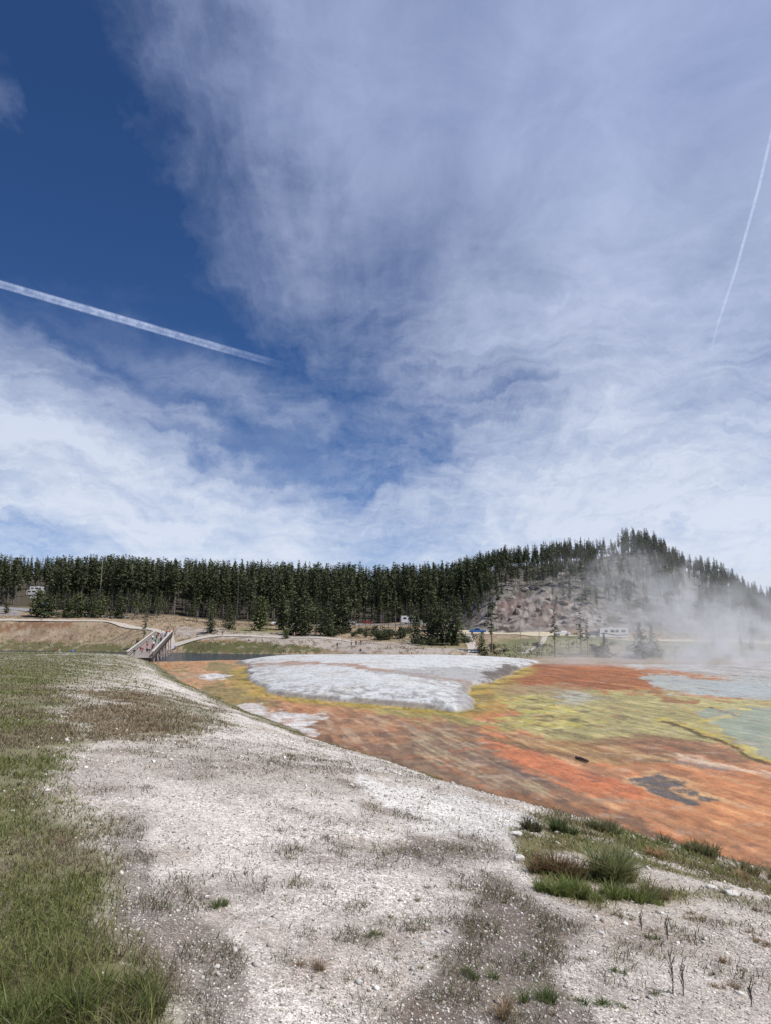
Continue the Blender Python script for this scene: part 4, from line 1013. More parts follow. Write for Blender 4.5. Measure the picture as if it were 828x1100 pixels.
# ------------------------------------------------------------------ people
def skin_mesh(name, joints, links, sub=1):
    me = bpy.data.meshes.new(name + '_cage'); me.from_pydata([j[:3] for j in joints], links, [])
    o = bpy.data.objects.new('tmp', me); COL.objects.link(o)
    m = o.modifiers.new('s', 'SKIN'); m.use_smooth_shade = True
    sv = me.skin_vertices[0].data
    for i, j in enumerate(joints): sv[i].radius = (j[3], j[4] if len(j) > 4 else j[3]); sv[i].use_root = (i == 0)
    o.modifiers.new('u', 'SUBSURF').levels = sub
    dg = bpy.context.evaluated_depsgraph_get(); out = bpy.data.meshes.new_from_object(o.evaluated_get(dg)); out.name = name
    bpy.data.objects.remove(o); out.materials.clear(); return out
def pose(kind):
    """returns joint dictionaries: x right, y forward, z up"""
    J = dict(pel=(0, 0, .95), wa=(0, .01, 1.12), ch=(0, .0, 1.32), nk=(0, .0, 1.47), hd=(0, .02, 1.62), tp=(0, .01, 1.72))
    for s, n in ((-1, 'l'), (1, 'r')):
        w = {'walk': .22 * s, 'stand': .0, 'walk2': -.2 * s, 'sit': 0}[kind]
        if kind == 'sit':
            J['pel'] = (0, 0, .14); J['wa'] = (0, -.02, .3); J['ch'] = (0, .02, .5); J['nk'] = (0, .05, .65); J['hd'] = (0, .08, .79); J['tp'] = (0, .07, .89)
            J['hp' + n] = (.1 * s, .02, .12); J['kn' + n] = (.14 * s, .42, .42); J['an' + n] = (.12 * s, .62, .07); J['to' + n] = (.13 * s, .76, .05)
            J['sh' + n] = (.18 * s, .03, .58); J['el' + n] = (.24 * s, .15, .34); J['wr' + n] = (.16 * s, .36, .40); J['ha' + n] = (.12 * s, .44, .41)
        else:
            J['hp' + n] = (.09 * s, 0, .9); J['kn' + n] = (.1 * s, w * .6 + .04, .5); J['an' + n] = (.1 * s, w * 1.1 - .02 + (-.08 if w < 0 else 0), .09 + (.05 if w < 0 else 0)); J['to' + n] = (.12 * s, w * 1.1 + .13 + (-.08 if w < 0 else 0), .04)
            J['sh' + n] = (.19 * s, 0, 1.40); J['el' + n] = (.25 * s, -w * .5 - .02, 1.13); J['wr' + n] = (.25 * s, -w * .9 + .08, .90); J['ha' + n] = (.245 * s, -w * 1.0 + .11, .80)
            if kind == 'stand' and s == 1: J['el' + n] = (.27, .08, 1.16); J['wr' + n] = (.16, .28, 1.22); J['ha' + n] = (.1, .34, 1.28)
    return J
def chain(names, J, rad): return [(*J[a], *([rad[a]] if not isinstance(rad[a], tuple) else rad[a])) for a in names]
RAD = dict(pel=(.15, .11), wa=(.135, .10), ch=(.16, .11), nk=.06, hd=(.085, .10), tp=(.07, .08))
for n in 'lr': RAD.update({'hp' + n: .095, 'kn' + n: .065, 'an' + n: .042, 'to' + n: .035, 'sh' + n: .065, 'el' + n: .045, 'wr' + n: .03, 'ha' + n: .035})
PM = {}
for kd in ('walk', 'stand', 'walk2', 'sit'):
    J = pose(kd); names = ['pel', 'wa', 'ch', 'nk', 'hd', 'tp', 'hpl', 'knl', 'anl', 'tol', 'hpr', 'knr', 'anr', 'tor', 'shl', 'ell', 'wrl', 'hal', 'shr', 'elr', 'wrr', 'har']
    ix = {a: i for i, a in enumerate(names)}
    lk = [('pel','wa'),('wa','ch'),('ch','nk'),('nk','hd'),('hd','tp'),('pel','hpl'),('hpl','knl'),('knl','anl'),('anl','tol'),('pel','hpr'),('hpr','knr'),('knr','anr'),('anr','tor'),('ch','shl'),('shl','ell'),('ell','wrl'),('wrl','hal'),('ch','shr'),('shr','elr'),('elr','wrr'),('wrr','har')]
    body = skin_mesh('body', chain(names, J, RAD), [(ix[a], ix[b]) for a, b in lk])
    nm = ['wa', 'ch', 'pel', 'shl', 'shr', 'ell', 'elr']; i2 = {a: i for i, a in enumerate(nm)}
    RS = {k: (tuple(q + .025 for q in v) if isinstance(v, tuple) else v + .022) for k, v in RAD.items()}
    J2 = dict(J); 
    shirt = skin_mesh('shirt', chain(nm, J2, RS), [(i2[a], i2[b]) for a, b in [('pel','wa'),('wa','ch'),('ch','shl'),('ch','shr'),('shl','ell'),('shr','elr')]])
    nm = ['pel', 'hpl', 'hpr', 'knl', 'knr', 'ml', 'mr']; i3 = {a: i for i, a in enumerate(nm)}
    for n in 'lr': J2['m' + n] = tuple(np.array(J['kn' + n]) * .35 + np.array(J['an' + n]) * .65); RS['m' + n] = .062
    RS['pel'] = (.165, .125)
    tr_ = skin_mesh('trousers', chain(nm, J2, RS), [(i3[a], i3[b]) for a, b in [('pel','hpl'),('pel','hpr'),('hpl','knl'),('hpr','knr'),('knl','ml'),('knr','mr')]])
    hx = J['hd']; hair = skin_mesh('hair', [(hx[0], hx[1] - .03, hx[2] + .02, .095, .095), (hx[0], hx[1] - .02, hx[2] + .09, .09, .095)], [(0, 1)])
    PM[kd] = (body, shirt, tr_, hair)
SK = [simple('skin_tone', c, .55, 0, .06) for c in ((.45, .27, .19), (.55, .36, .27), (.25, .14, .09))]
cache = {}
def cmat(nm, c):
    if nm not in cache: cache[nm] = simple(nm, c, .85, 0, .1, 12.)
    return cache[nm]
CC = dict(red=(.45, .03, .03), white=(.75, .75, .75), navy=(.02, .03, .10), black=(.015, .015, .018), grey=(.22, .22, .23), teal=(.03, .28, .26), green=(.04, .30, .12), pink=(.60, .25, .30), blue=(.06, .18, .55), yellow=(.65, .50, .08), orange=(.65, .20, .04), khaki=(.35, .29, .19), brown=(.10, .05, .025), lilac=(.38, .32, .5), maroon=(.18, .02, .03), blond=(.45, .32, .12))
def person(loc, rz, pose_, shirt, trousers, hair, label, s=1., group=None):
    o = empty('person', loc, rz); o.scale = (s, s, s)
    body, sh, trs, hr = PM[pose_]
    for nm, me, mt in (('body', body, SK[hash(label) % 3 if False else len(label) % 3]), ('shirt', sh, cmat(shirt + '_fabric', CC[shirt])), ('trousers', trs, cmat(trousers + '_cloth', CC[trousers])), ('hair', hr, cmat(hair + '_hair', CC[hair]))):
        c = new_obj(nm, me, o)
        if not me.materials: me.materials.append(None)
        c.material_slots[0].link = 'OBJECT'; c.material_slots[0].material = mt
    tag(o, label, 'person', group); return o
def pspot(px, Y):
    X = (px - 414) / FPX / 1.014 * Y; return (X, Y, hz1(X, Y))

# ------------------------------------------------------------------ footbridge
BA = Vector(((153 - 414) / FPX / 1.014 * 139, 139, .35)); BB = Vector(((177 - 414) / FPX / 1.014 * 203, 203, 0)); BB.z = max(hz1(BB.x, BB.y) + .1, zat(682, 203))
bd = (BB - BA); BL = bd.length; bdir = bd.normalized(); bn = Vector((bdir.y, -bdir.x, 0)).normalized(); BW = 5.0
M_DECK = simple('weathered_planks', (.44, .39, .35), .9, 0, .2, 2.5); M_RAIL = simple('rail_timber', (.56, .51, .46), .85, 0, .15, 3.); M_BEAM = simple('dark_timber', (.085, .062, .05), .9, 0, .2, 3.); M_PIER = simple('pier_timber', (.42, .34, .30), .9, 0, .2, 3.)
br = empty('footbridge', tuple(BA), 0); tag(br, 'long timber footbridge with railings crossing the river, crowded with walkers', 'bridge')
def L(s, t_, z): return bdir * s + bn * t_ + Vector((0, 0, z))
mb = MB(); npl = 150
for i in range(npl):
    s = (i + .5) * BL / npl; mb.bar(L(s, -BW / 2, 0), L(s, BW / 2, 0), BL / npl * .9, .09)
mb.build('deck', M_DECK, br)
mb = MB()
for t_ in (-BW / 2 + .15, 0, BW / 2 - .15): mb.bar(L(0, t_, -.4), L(BL, t_, -.4), .25, .6)
mb.build('girders', M_BEAM, br)
for sd in (-1, 1):
    t_ = sd * (BW / 2); mb = MB()
    for z, w in ((1.12, .10), (.75, .07), (.38, .07)): mb.bar(L(0, t_, z), L(BL, t_, z), .06, w * 1.6)
    mb.bar(L(0, t_, 1.3), L(BL, t_, 1.3), .42, .09)
    rl = mb.build('railing', M_RAIL if sd < 0 else M_RAIL, br)
    for i in range(27):
        mb = MB(); s = i * BL / 26; mb.bar(L(s, t_ * 1.02, -.5), L(s, t_ * 1.02, 1.2), .13, .13); mb.build('post', M_BEAM, rl)
for i in range(7):
    s = BL * (i + .5) / 7; mb = MB(); zt = -.7; zb = -(BA.z + bdir.z * s) - 3.2
    for t_ in (-BW / 2 + .1, -BW / 6, BW / 6, BW / 2 - .1): mb.tube([tuple(L(s, t_, zt)), tuple(L(s, t_ * 1.15, zb))], [.17, .19], 8)
    mb.bar(L(s, -BW / 2 - .2, zt), L(s, BW / 2 + .2, zt), .3, .3); mb.bar(L(s, -BW / 2, zt - .3), L(s, BW / 2, max(zb + .8, zt - 2.6)), .09, .2)
    mb.build('pier', M_PIER, br)
# walkers on the bridge
bp = [(.04,-1.4,'walk','black','grey','black','person in a black shirt nearest the left railing at the near bridge end'),(.06,1.5,'walk','navy','khaki','brown','person in a navy shirt and khaki trousers by the right railing, near bridge end'),
 (.10,-.2,'walk2','red','grey','brown','person in a red shirt and grey trousers mid deck near the near bridge end'),(.13,.6,'walk','pink','black','black','person in a pink top and black trousers behind the red shirt'),
 (.18,-1.1,'walk','grey','navy','brown','person in grey top and navy trousers on the left side of the bridge'),(.22,1.2,'walk2','maroon','black','black','person in a maroon shirt near the right railing'),
 (.27,-.2,'walk','red','black','blond','fair haired person in red shirt and black trousers mid bridge'),(.32,.9,'walk','white','navy','brown','person in a white shirt and navy trousers mid bridge'),
 (.37,-.8,'stand','black','red','black','person in black shirt and red trousers standing mid bridge'),(.43,1.6,'walk2','green','grey','brown','person in a green shirt by the right railing, mid bridge'),
 (.48,.4,'walk','teal','black','black','person in a teal shirt and black trousers past mid bridge'),(.53,1.5,'walk','navy','black','blond','fair haired person in navy shirt by the right railing'),
 (.58,.9,'walk2','yellow','grey','brown','person in a yellow shirt past mid bridge'),(.64,-1.2,'walk','white','black','black','person in white shirt and black trousers by the left railing, far half'),
 (.69,-.4,'stand','navy','navy','black','person all in navy in the far half of the bridge'),(.74,.6,'walk','lilac','khaki','brown','person in a lilac top and khaki trousers, far half of the bridge'),
 (.80,1.3,'walk','blue','black','brown','person in a blue shirt by the right railing, far half'),(.85,-.9,'walk2','black','black','brown','person all in black near the far bridge end'),
 (.90,.1,'walk','white','grey','blond','fair haired person in white near the far bridge end'),(.94,1.1,'walk','red','navy','brown','person in red shirt and navy trousers at the far bridge end'),(.98,1.9,'stand','orange','grey','black','person in an orange shirt at the far bridge end by the railing')]
brz = math.atan2(-bdir.x, bdir.y)
for i, (s, t_, ps, sh, trs, hr, lb) in enumerate(bp):
    p = BA + L(s * BL, t_, .05); person(tuple(p), brz + (math.pi if i % 3 == 0 else 0) + (.4 if i % 4 == 1 else 0), ps, sh, trs, hr, lb, .94 + .03 * (i % 4))
# others
for px, Y, rz, ps, sh, trs, hr, lb in [
 (45,250,1.6,'walk','black','grey','brown','person in black shirt walking on the pale path at left'),
 (190,209,3.3,'stand','white','blue','brown','person in white shirt and blue trousers right of the far bridge end'),
 (363,192,1.2,'walk','black','black','black','lone person in black on the gravel bar, leftmost of the group'),
 (378,193,2.0,'stand','white','black','brown','person in a white shirt on the gravel bar'),(383,192,3.0,'stand','navy','black','black','person in navy between two others on the gravel bar'),(388,193,-2.0,'walk','maroon','grey','brown','person in maroon, rightmost standing on the gravel bar'),
 (388,178,.5,'sit','black','navy','black','person in black sitting at the edge of the white terrace far side'),
 (317,214,1.4,'walk','pink','grey','brown','person in pink on the path by the tiny pine'),(319,216,1.4,'walk2','black','black','black','person in black beside the one in pink on the path'),
 (269,207,2.5,'sit','white','black','brown','person in white sitting on the grass bank, left one'),(283,207,2.8,'sit','white','grey','blond','fair haired person in white sitting on the grass bank, right one'),
 (240,217,1.5,'walk','black','grey','brown','person in black walking the path behind the grass bank'),
 (238,-1,0,'','','','','')]:
    if Y < 0: continue
    person(pspot(px, Y), rz, ps, sh, trs, hr, lb)
for px, py, ps, sh, lb in [(63,698,'stand','brown','person in brown at the far edge of the left grass, leftmost'),(67,698.5,'stand','khaki','person in khaki beside the one in brown at the grass edge'),(81,699,'walk','blue','person in blue at the river edge of the left grass')]:
    Y = 142; X = (px - 414) / FPX / 1.014 * Y; z = hz1(X, Y); zz = zat(py + 3, Y)
    person((X, Y, z), 1., ps, sh, 'grey', 'brown', lb, .95)

# bench by the path
mb = MB(); be = empty('bench', pspot(217, 219), .1); tag(be, 'dark bench beside the path under the small spruce', 'bench')
mb.box((0, 0, .45), (3.0, .45, .06), bev=.01); mb.build('seat', M_BEAM, be)
mb = MB(); mb.box((0, .25, .8), (3.0, .05, .35), ry=0); mb.build('backrest', M_BEAM, be)
for sx in (-1.3, 1.3): mb = MB(); mb.bar((sx, -.15, -.1), (sx, -.15, .43), .08); mb.bar((sx, .22, -.1), (sx, .24, .95), .08); mb.build('leg', M_BEAM, be)

# ------------------------------------------------------------------ vehicles
GL = glass_mat(); TY_ = simple('tyre_rubber', (.02, .02, .02), .85); RIM = simple('wheel_rim', (.45, .45, .47), .3, .9); LAMP = simple('lamp_lens', (.8, .8, .75), .15); TAIL = simple('tail_lens', (.4, .02, .02), .2)
def paintm(nm, c): 
    m, t, b = new_mat(nm); b.inputs['Base Color'].default_value = (*c, 1); b.inputs['Roughness'].default_value = .3; b.inputs['Coat Weight'].default_value = .6
    t.put(b.inputs['Roughness'], t.rng(t.noise(t.n('ShaderNodeTexCoord').outputs['Object'], 3., 4.), .3, .7, .25, .45)); return m
def wheels(root, xs, yw, r):
    for x in xs:
        for s in (-1, 1):
            w = empty('wheel', (x, s * yw, r)); w.parent = root
            mb = MB(); prof = [(r * .62, -.11), (r * .95, -.12), (r, -.08), (r, .08), (r * .95, .12), (r * .62, .11)]; n = 20; v = []
            for k in range(n):
                a = k * 2 * math.pi / n; v += [(math.cos(a) * q, yy, math.sin(a) * q) for q, yy in prof]
            f = [(k * 6 + j, ((k + 1) % n) * 6 + j, ((k + 1) % n) * 6 + (j + 1) % 6, k * 6 + (j + 1) % 6) for k in range(n) for j in range(6)]
            mb.add(v, f); mb.build('tyre', TY_, w, True)
            mb = MB(); mb.tube([(0, -.09, 0), (0, .09, 0)], [r * .62, r * .62], 14)
            for k in range(5): a = k * 1.2566; mb.bar((0, s * .1, 0), (math.cos(a) * r * .55, s * .1, math.sin(a) * r * .55), .05, .03)
            mb.build('rim', RIM, w)
def car(px, Y, heading, kind, mat, label, name, cat, dz=.12):
    x, y, z = pspot(px, Y); o = empty(name, (x, y, z + dz), heading); tag(o, label, cat)
    if kind == 'suv': prof = [(-2.3,.45),(-2.35,.95),(-2.2,1.05),(-1.95,1.68),(-1.7,1.76),(.35,1.74),(.55,1.68),(1.15,1.12),(2.1,.98),(2.3,.82),(2.32,.45)]; gl = [(-1.95,1.12),(-1.75,1.60),(.40,1.60),(.92,1.14)]; L_, wx, wr = 2.3, (-1.4, 1.42), .36
    elif kind == 'sedan': prof = [(-2.25,.40),(-2.3,.85),(-2.2,.98),(-1.6,1.02),(-1.0,1.42),(-.6,1.47),(.3,1.45),(1.05,1.02),(2.0,.88),(2.25,.72),(2.27,.40)]; gl = [(-1.4,1.03),(-.95,1.34),(.25,1.35),(.85,1.02)]; L_, wx, wr = 2.25, (-1.35, 1.4), .33
    elif kind == 'pickup': prof = [(-2.8,.55),(-2.85,1.10),(-2.75,1.2),(-.95,1.2),(-.85,1.72),(-.6,1.88),(.55,1.86),(1.2,1.3),(2.5,1.18),(2.75,1.0),(2.8,.55)]; gl = [(-.72,1.28),(-.6,1.72),(.5,1.72),(.98,1.3)]; L_, wx, wr = 2.8, (-1.75, 1.8), .40
    mb = MB(); W = .93
    n = len(prof)
    def ring(w, shrink): return [(a * shrink, w, b if b < 1.25 else b) for a, b in prof]
    vs = []
    for w_, tk in ((-W, 0), (-W * .99, 0), (W * .99, 0), (W, 0)):
        vs.append([(a * (.985 if abs(w_) == W else 1), w_ * (1 if b < 1.15 else .84), b) for a, b in prof])
    v = [p for r_ in vs for p in r_]; f = [tuple(range(n)), tuple(range(4 * n - 1, 3 * n - 1, -1))]
    for k in range(3):
        for j in range(n): f.append((k * n + j, (k + 1) * n + j, (k + 1) * n + (j + 1) % n, k * n + (j + 1) % n))
    mb.add(v, f); mb.build('body', mat, o)
    for s in (-1, 1):
        mb = MB(); mb.add([(a, s * (W * (.985 if b < 1.2 else .855) + .012), b) for a, b in gl], [(0, 1, 2, 3) if s < 0 else (3, 2, 1, 0)]); w = mb.build('side_window', GL, o)
        mb = MB(); mb.box((L_ - .03, s * .68, .82), (.12, .34, .18), bev=.03); mb.build('headlight', LAMP, o)
        mb = MB(); mb.box((-L_ - .0, s * .72, .88), (.1, .2, .26), bev=.03); mb.build('tail_light', TAIL, o)
    pw = [p for p in prof if p[1] > 1.0]
    fr = sorted(prof, key=lambda p: p[0]); a_, b_ = ([q for q in prof if q[1] > 1.4][-1], [q for q in prof if q[0] > .9][0])
    dx, dz_ = b_[0] - a_[0], b_[1] - a_[1]; nn = Vector((-dz_, 0, dx)).normalized() * .012
    mb = MB(); P_ = [Vector((a_[0] + dx * t_, s * .72 * W / .93, a_[1] + dz_ * t_)) + nn for t_, s in ((.1, -1), (.9, -1), (.9, 1), (.1, 1))]; mb.add(P_, [(0, 1, 2, 3)]); mb.build('windscreen', GL, o)
    wheels(o, wx, .84, wr); return o
def motorhome(px, Y, heading, label, name='motorhome', Ls=8.6, stripe=True, dz=.15):
    x, y, z = pspot(px, Y); o = empty(name, (x, y, z + dz), heading); tag(o, label, 'motorhome'); h2 = Ls / 2
    wht = MW
    mb = MB(); mb.prism([(-h2, .5), (-h2, 3.2), (-h2 + .15, 3.3), (h2 - .3, 3.3), (h2 - .05, 3.0), (h2 + .05, 1.5), (h2 + .1, .55)], -1.2, 1.2); mb.build('body', wht, o)
    for s in (-1, 1):
        for a, b_ in ((-h2 + .8, 1.3), (-h2 + 2.9, 1.0), (-.1, 1.2), (h2 - 2.3, .9)):
            mb = MB(); mb.box((a + b_ / 2, s * 1.21, 2.25), (b_, .03, .72), bev=.0); mb.build('side_window', GL, o)
        if stripe:
            mb = MB(); ss = s * 1.215
            mb.add([(-h2 + .2, ss, 1.0), (-h2 + .2, ss, 1.35), (-.8, ss, 1.15), (h2 - 1.2, ss, 1.75), (h2 - .2, ss, 1.65), (h2 - .2, ss, 1.35), (h2 - 1.4, ss, 1.45), (-.6, ss, .85)], [(0, 1, 2, 7), (7, 2, 3, 6), (6, 3, 4, 5)]); mb.build('swoosh_stripe', STRIPE, o)
        mb = MB(); mb.box((h2 + .07, s * .9, .95), (.1, .3, .2)); mb.build('headlight', LAMP, o)
    mb = MB(); mb.box((h2 + .02, 0, 2.2), (.06, 2.1, .95), ry=-.06); mb.build('windscreen', GL, o)
    mb = MB(); mb.box((.6, 0, 3.42), (1.0, .8, .25), bev=.06); mb.build('roof_unit', MW, o)
    mb = MB(); mb.box((0, 0, .52), (Ls * .9, 2.2, .2)); mb.build('skirt', M_BEAM, o)
    wheels(o, (-h2 + 2.2, h2 - 1.6), 1.05, .45); return o
MW = paintm('white_paint', (.78, .78, .78)); STRIPE = paintm('dark_stripe', (.05, .06, .09)); BLU = paintm('blue_paint', (.015, .13, .42)); RED = paintm('red_paint', (.28, .02, .02)); SLT = paintm('slate_paint', (.05, .09, .12)); SIL = paintm('silver_paint', (.5, .51, .53))
car(512, 221.5, 3.0, 'pickup', BLU, 'blue pickup parked on the road below the rocky slope', 'pickup_truck', 'pickup')
motorhome(657, 204, math.pi, 'white motorhome with dark swoosh stripes on the road')
car(636, 205.5, math.pi, 'suv', SLT, 'dark slate car just left of the white motorhome', 'parked_car', 'car')
car(603, 208, math.pi, 'sedan', MW, 'white car on the road between the ragged pines', 'parked_car', 'car')
car(376, 286, 0, 'suv', MW, 'white car behind the riverside trees, left of a red one', 'parked_car', 'car'); car(370, 291, .1, 'sedan', SIL, 'silver car partly behind the white one', 'parked_car', 'car')
car(395, 286, 0, 'sedan', RED, 'dark red car behind the riverside trees', 'parked_car', 'car')
motorhome(438, 279, .1, 'plain white camper van glimpsed through the riverside trees', 'camper_van', 6.2, False)
car(296, 276, .2, 'sedan', MW, 'white car in the shade behind the round headed pine', 'parked_car', 'car')
car(447, 276, .1, 'suv', SIL, 'silver car right of the camper van', 'parked_car', 'car')
motorhome(37, 392, .2, 'white motorhome highest in the left forest gap', 'motorhome', 7.5, False); car(36, 345, .1, 'suv', MW, 'white car low in the left forest gap', 'parked_car', 'car')
motorhome(33, 366, .1, 'white camper in the middle of the left forest gap', 'camper_van', 6, False); car(50, 318, .2, 'sedan', MW, 'white car at the front of the left forest gap', 'parked_car', 'car')

# ------------------------------------------------------------------ steam
def steam():
    blobs = [  # centre px, py, Y ; radii x,y,z ; density
        (800, 716, 118, 26, 14, 2.6, .10), (880, 700, 130, 32, 20, 7.5, .06), (768, 696, 140, 10, 12, 5.5, .036),
        (735, 668, 150, 12, 14, 7.5, .030), (700, 638, 160, 13, 14, 9, .018), (655, 622, 165, 9, 12, 8.5, .014), (800, 676, 150, 13, 14, 6.5, .018), (845, 660, 150, 14, 14, 8, .015),
        (607, 747, 62, 1.8, 2.0, .8, .10)]
    x0, x1, y0, y1, z0, z1 = 22, 120, 96, 190, -.2, 36
    mb = MB(); mb.box(((x0 + x1) / 2, (y0 + y1) / 2, (z0 + z1) / 2), (x1 - x0, y1 - y0, z1 - z0))
    m = bpy.data.materials.new('steam_vapour'); m.use_nodes = True; nt = m.node_tree; nt.nodes.remove(nt.nodes['Principled BSDF']); t = NT(nt)
    pos = t.n('ShaderNodeNewGeometry').outputs['Position']
    warp = t.n('ShaderNodeTexNoise'); t.put(warp.inputs['Vector'], pos); warp.inputs['Scale'].default_value = .11; warp.inputs['Detail'].default_value = 3
    wv = t.n('ShaderNodeVectorMath', operation='SCALE'); t.put(wv.inputs[0], t.vmath('SUBTRACT', warp.outputs['Color'], (.5, .5, .5))); wv.inputs['Scale'].default_value = 16
    p2 = t.vmath('ADD', pos, wv.outputs[0]); tot = None
    for px, py, Y, rx, ry, rz, dn_ in blobs[:-1]:
        c = place(px, py, Y); q = t.vmath('MULTIPLY', t.vmath('SUBTRACT', p2, tuple(c)), (1 / rx, 1 / ry, 1 / rz))
        ln = t.n('ShaderNodeVectorMath', operation='DOT_PRODUCT'); t.put(ln.inputs[0], q); t.put(ln.inputs[1], q)
        gss = t.math('MULTIPLY', t.math('EXPONENT', t.math('MULTIPLY', ln.outputs['Value'], -1.)), dn_)
        tot = gss if tot is None else t.math('ADD', tot, gss)
    n = t.noise(p2, .16, 4., .6); n = t.rng(n, .45, .64, .0, 2.7)
    # fade inside the box faces
    sp = t.n('ShaderNodeSeparateXYZ'); t.put(sp.inputs[0], pos)
    fd = t.math('MULTIPLY', t.rng(sp.outputs[0], x0, x0 + 10, smooth=True), t.rng(sp.outputs[2], z1 - 6, z1, 1., 0., True))
    fd = t.math('MULTIPLY', fd, t.math('MULTIPLY', t.rng(sp.outputs[1], y0, y0 + 8, smooth=True), t.rng(sp.outputs[1], y1 - 8, y1, 1., 0., True)))
    d = t.math('MULTIPLY', t.math('MULTIPLY', tot, n), fd)
    pv = t.n('ShaderNodeVolumePrincipled'); pv.inputs['Color'].default_value = (.98, .99, 1, 1); t.put(pv.inputs['Density'], d); pv.inputs['Anisotropy'].default_value = .2
    t.put(nt.nodes['Material Output'].inputs['Volume'], pv.outputs[0])
    o = mb.build('steam', m); tag(o, 'pale steam drifting up from the hot pool across the hill at right', 'steam', None, 'stuff')
steam()

# ------------------------------------------------------------------ contrails
def contrail(name, pts, w0, w1_, dens, label, alt=9000., seed=0.):
    P = []
    for px, py in pts:
        d = (place(px, py, 1.) - Vector((0, 0, CAMZ))).normalized(); P.append(Vector((0, 0, CAMZ)) + d * (alt / d.z))
    Q = []
    for i in range(len(P) - 1):
        for k in range(12): Q.append(P[i].lerp(P[i + 1], k / 12))
    Q.append(P[-1]); n = len(Q)
    wd = [(w0 + (w1_ - w0) * i / (n - 1)) * Q[i].length for i in range(n)]
    mb = MB(); mb.tube(Q, wd, 16); me = mb.mesh(name, True)
    uv = me.attributes.new('along', 'FLOAT', 'POINT'); uv.data.foreach_set('value', np.repeat(np.linspace(0, 1, n), 16).astype(np.float32))
    m = bpy.data.materials.new('ice_trail'); m.use_nodes = True; nt = m.node_tree; nt.nodes.remove(nt.nodes['Principled BSDF']); t = NT(nt)
    geo = t.n('ShaderNodeNewGeometry'); lw = t.n('ShaderNodeLayerWeight'); lw.inputs['Blend'].default_value = .5
    core = t.math('POWER', t.math('SUBTRACT', 1., lw.outputs['Facing']), 1.3)
    al = t.n('ShaderNodeAttribute', attribute_name='along').outputs['Fac']
    n1 = t.noise(geo.outputs['Position'], .0045, 5., .7); n2 = t.noise(geo.outputs['Position'], .0009, 4., .6)
    f = t.math('MULTIPLY', core, t.math('MULTIPLY', t.rng(n1, .3, .62, .4, 1.), t.rng(n2, .3, .6, .55, 1.)))
    f = t.math('MULTIPLY', f, t.rng(al, .55, 1., dens, 0., True), clamp=True)
    f = t.math('MULTIPLY', f, t.math('SUBTRACT', 1., geo.outputs['Backfacing']))
    tp = t.n('ShaderNodeBsdfTransparent'); tl = t.n('ShaderNodeBsdfTranslucent'); df = t.n('ShaderNodeBsdfDiffuse')
    df.inputs[0].default_value = tl.inputs[0].default_value = (.9, .93, 1, 1)
    ad = t.n('ShaderNodeAddShader'); t.put(ad.inputs[0], df.outputs[0]); t.put(ad.inputs[1], tl.outputs[0])
    mx = t.n('ShaderNodeMixShader'); t.put(mx.inputs[0], f); t.put(mx.inputs[1], tp.outputs[0]); t.put(mx.inputs[2], ad.outputs[0]); t.put(nt.nodes['Material Output'].inputs[0], mx.outputs[0])
    me.materials.append(m); o = new_obj(name, me); tag(o, label, 'contrail'); return o
contrail('contrail', [(-60, 288), (0, 305), (100, 334), (200, 363), (270, 383), (318, 396)], .0050, .0060, .40, 'broad white contrail slanting across the deep blue sky at left')
contrail('contrail', [(836, 110), (815, 200), (790, 290), (770, 350), (758, 400)], .0022, .0020, .36, 'thin white contrail rising steeply at the right edge of the sky')

# ------------------------------------------------------------------ world and light
SUN_EL, SUN_AZ = R(57), R(112)     # azimuth clockwise from +Y (view direction)
w = bpy.data.worlds.new('World'); scene.world = w; w.use_nodes = True; nt = w.node_tree; t = NT(nt)
bg = nt.nodes['Background']
sky = t.n('ShaderNodeTexSky', sky_type='NISHITA'); sky.sun_disc = False; sky.sun_elevation = SUN_EL; sky.sun_rotation = SUN_AZ
sky.altitude = 2300; sky.air_density = .9; sky.dust_density = .4; sky.ozone_density = 3.0
tc = t.n('ShaderNodeTexCoord').outputs['Generated']
sp = t.n('ShaderNodeSeparateXYZ'); t.put(sp.inputs[0], tc)
az = t.math('ARCTAN2', sp.outputs[0], sp.outputs[1]); el = t.math('ARCSINE', sp.outputs[2])
wn1 = t.n('ShaderNodeTexNoise'); t.put(wn1.inputs['Vector'], tc); wn1.inputs['Scale'].default_value = 3.2; wn1.inputs['Detail'].default_value = 8; wn1.inputs['Roughness'].default_value = .62
ws = t.n('ShaderNodeSeparateColor'); t.put(ws.inputs[0], wn1.outputs['Color'])
az0, el0 = az, el
az = t.math('ADD', az, t.math('MULTIPLY', t.math('SUBTRACT', ws.outputs[0], .5), .42)); el = t.math('ADD', el, t.math('MULTIPLY', t.math('SUBTRACT', ws.outputs[1], .5), .26))
def azel(px, py):
    d = (place(px, py, 1.) - Vector((0, 0, CAMZ))).normalized(); return math.atan2(d.x, d.y), math.asin(d.z)
zz = t.math('MAXIMUM', t.math('ADD', sp.outputs[2], .12), .03)
pl = t.comb(t.math('DIVIDE', sp.outputs[0], zz), t.math('DIVIDE', sp.outputs[1], zz), 0.)
rot = t.n('ShaderNodeMapping'); t.put(rot.inputs[0], pl); rot.inputs['Rotation'].default_value = (0, 0, R(35)); rot.inputs['Scale'].default_value = (1.0, .42, 1)
nA = t.noise(rot.outputs[0], 1.6, 10., .60, .5)       # long streaks
nB = t.noise(pl, 4.2, 10., .66, .6)                    # curdled wisps
rot2 = t.n('ShaderNodeMapping'); t.put(rot2.inputs[0], pl); rot2.inputs['Rotation'].default_value = (0, 0, R(-38)); rot2.inputs['Scale'].default_value = (2.6, .45, 1)
nC = t.noise(rot2.outputs[0], 2.6, 8., .65, .35)
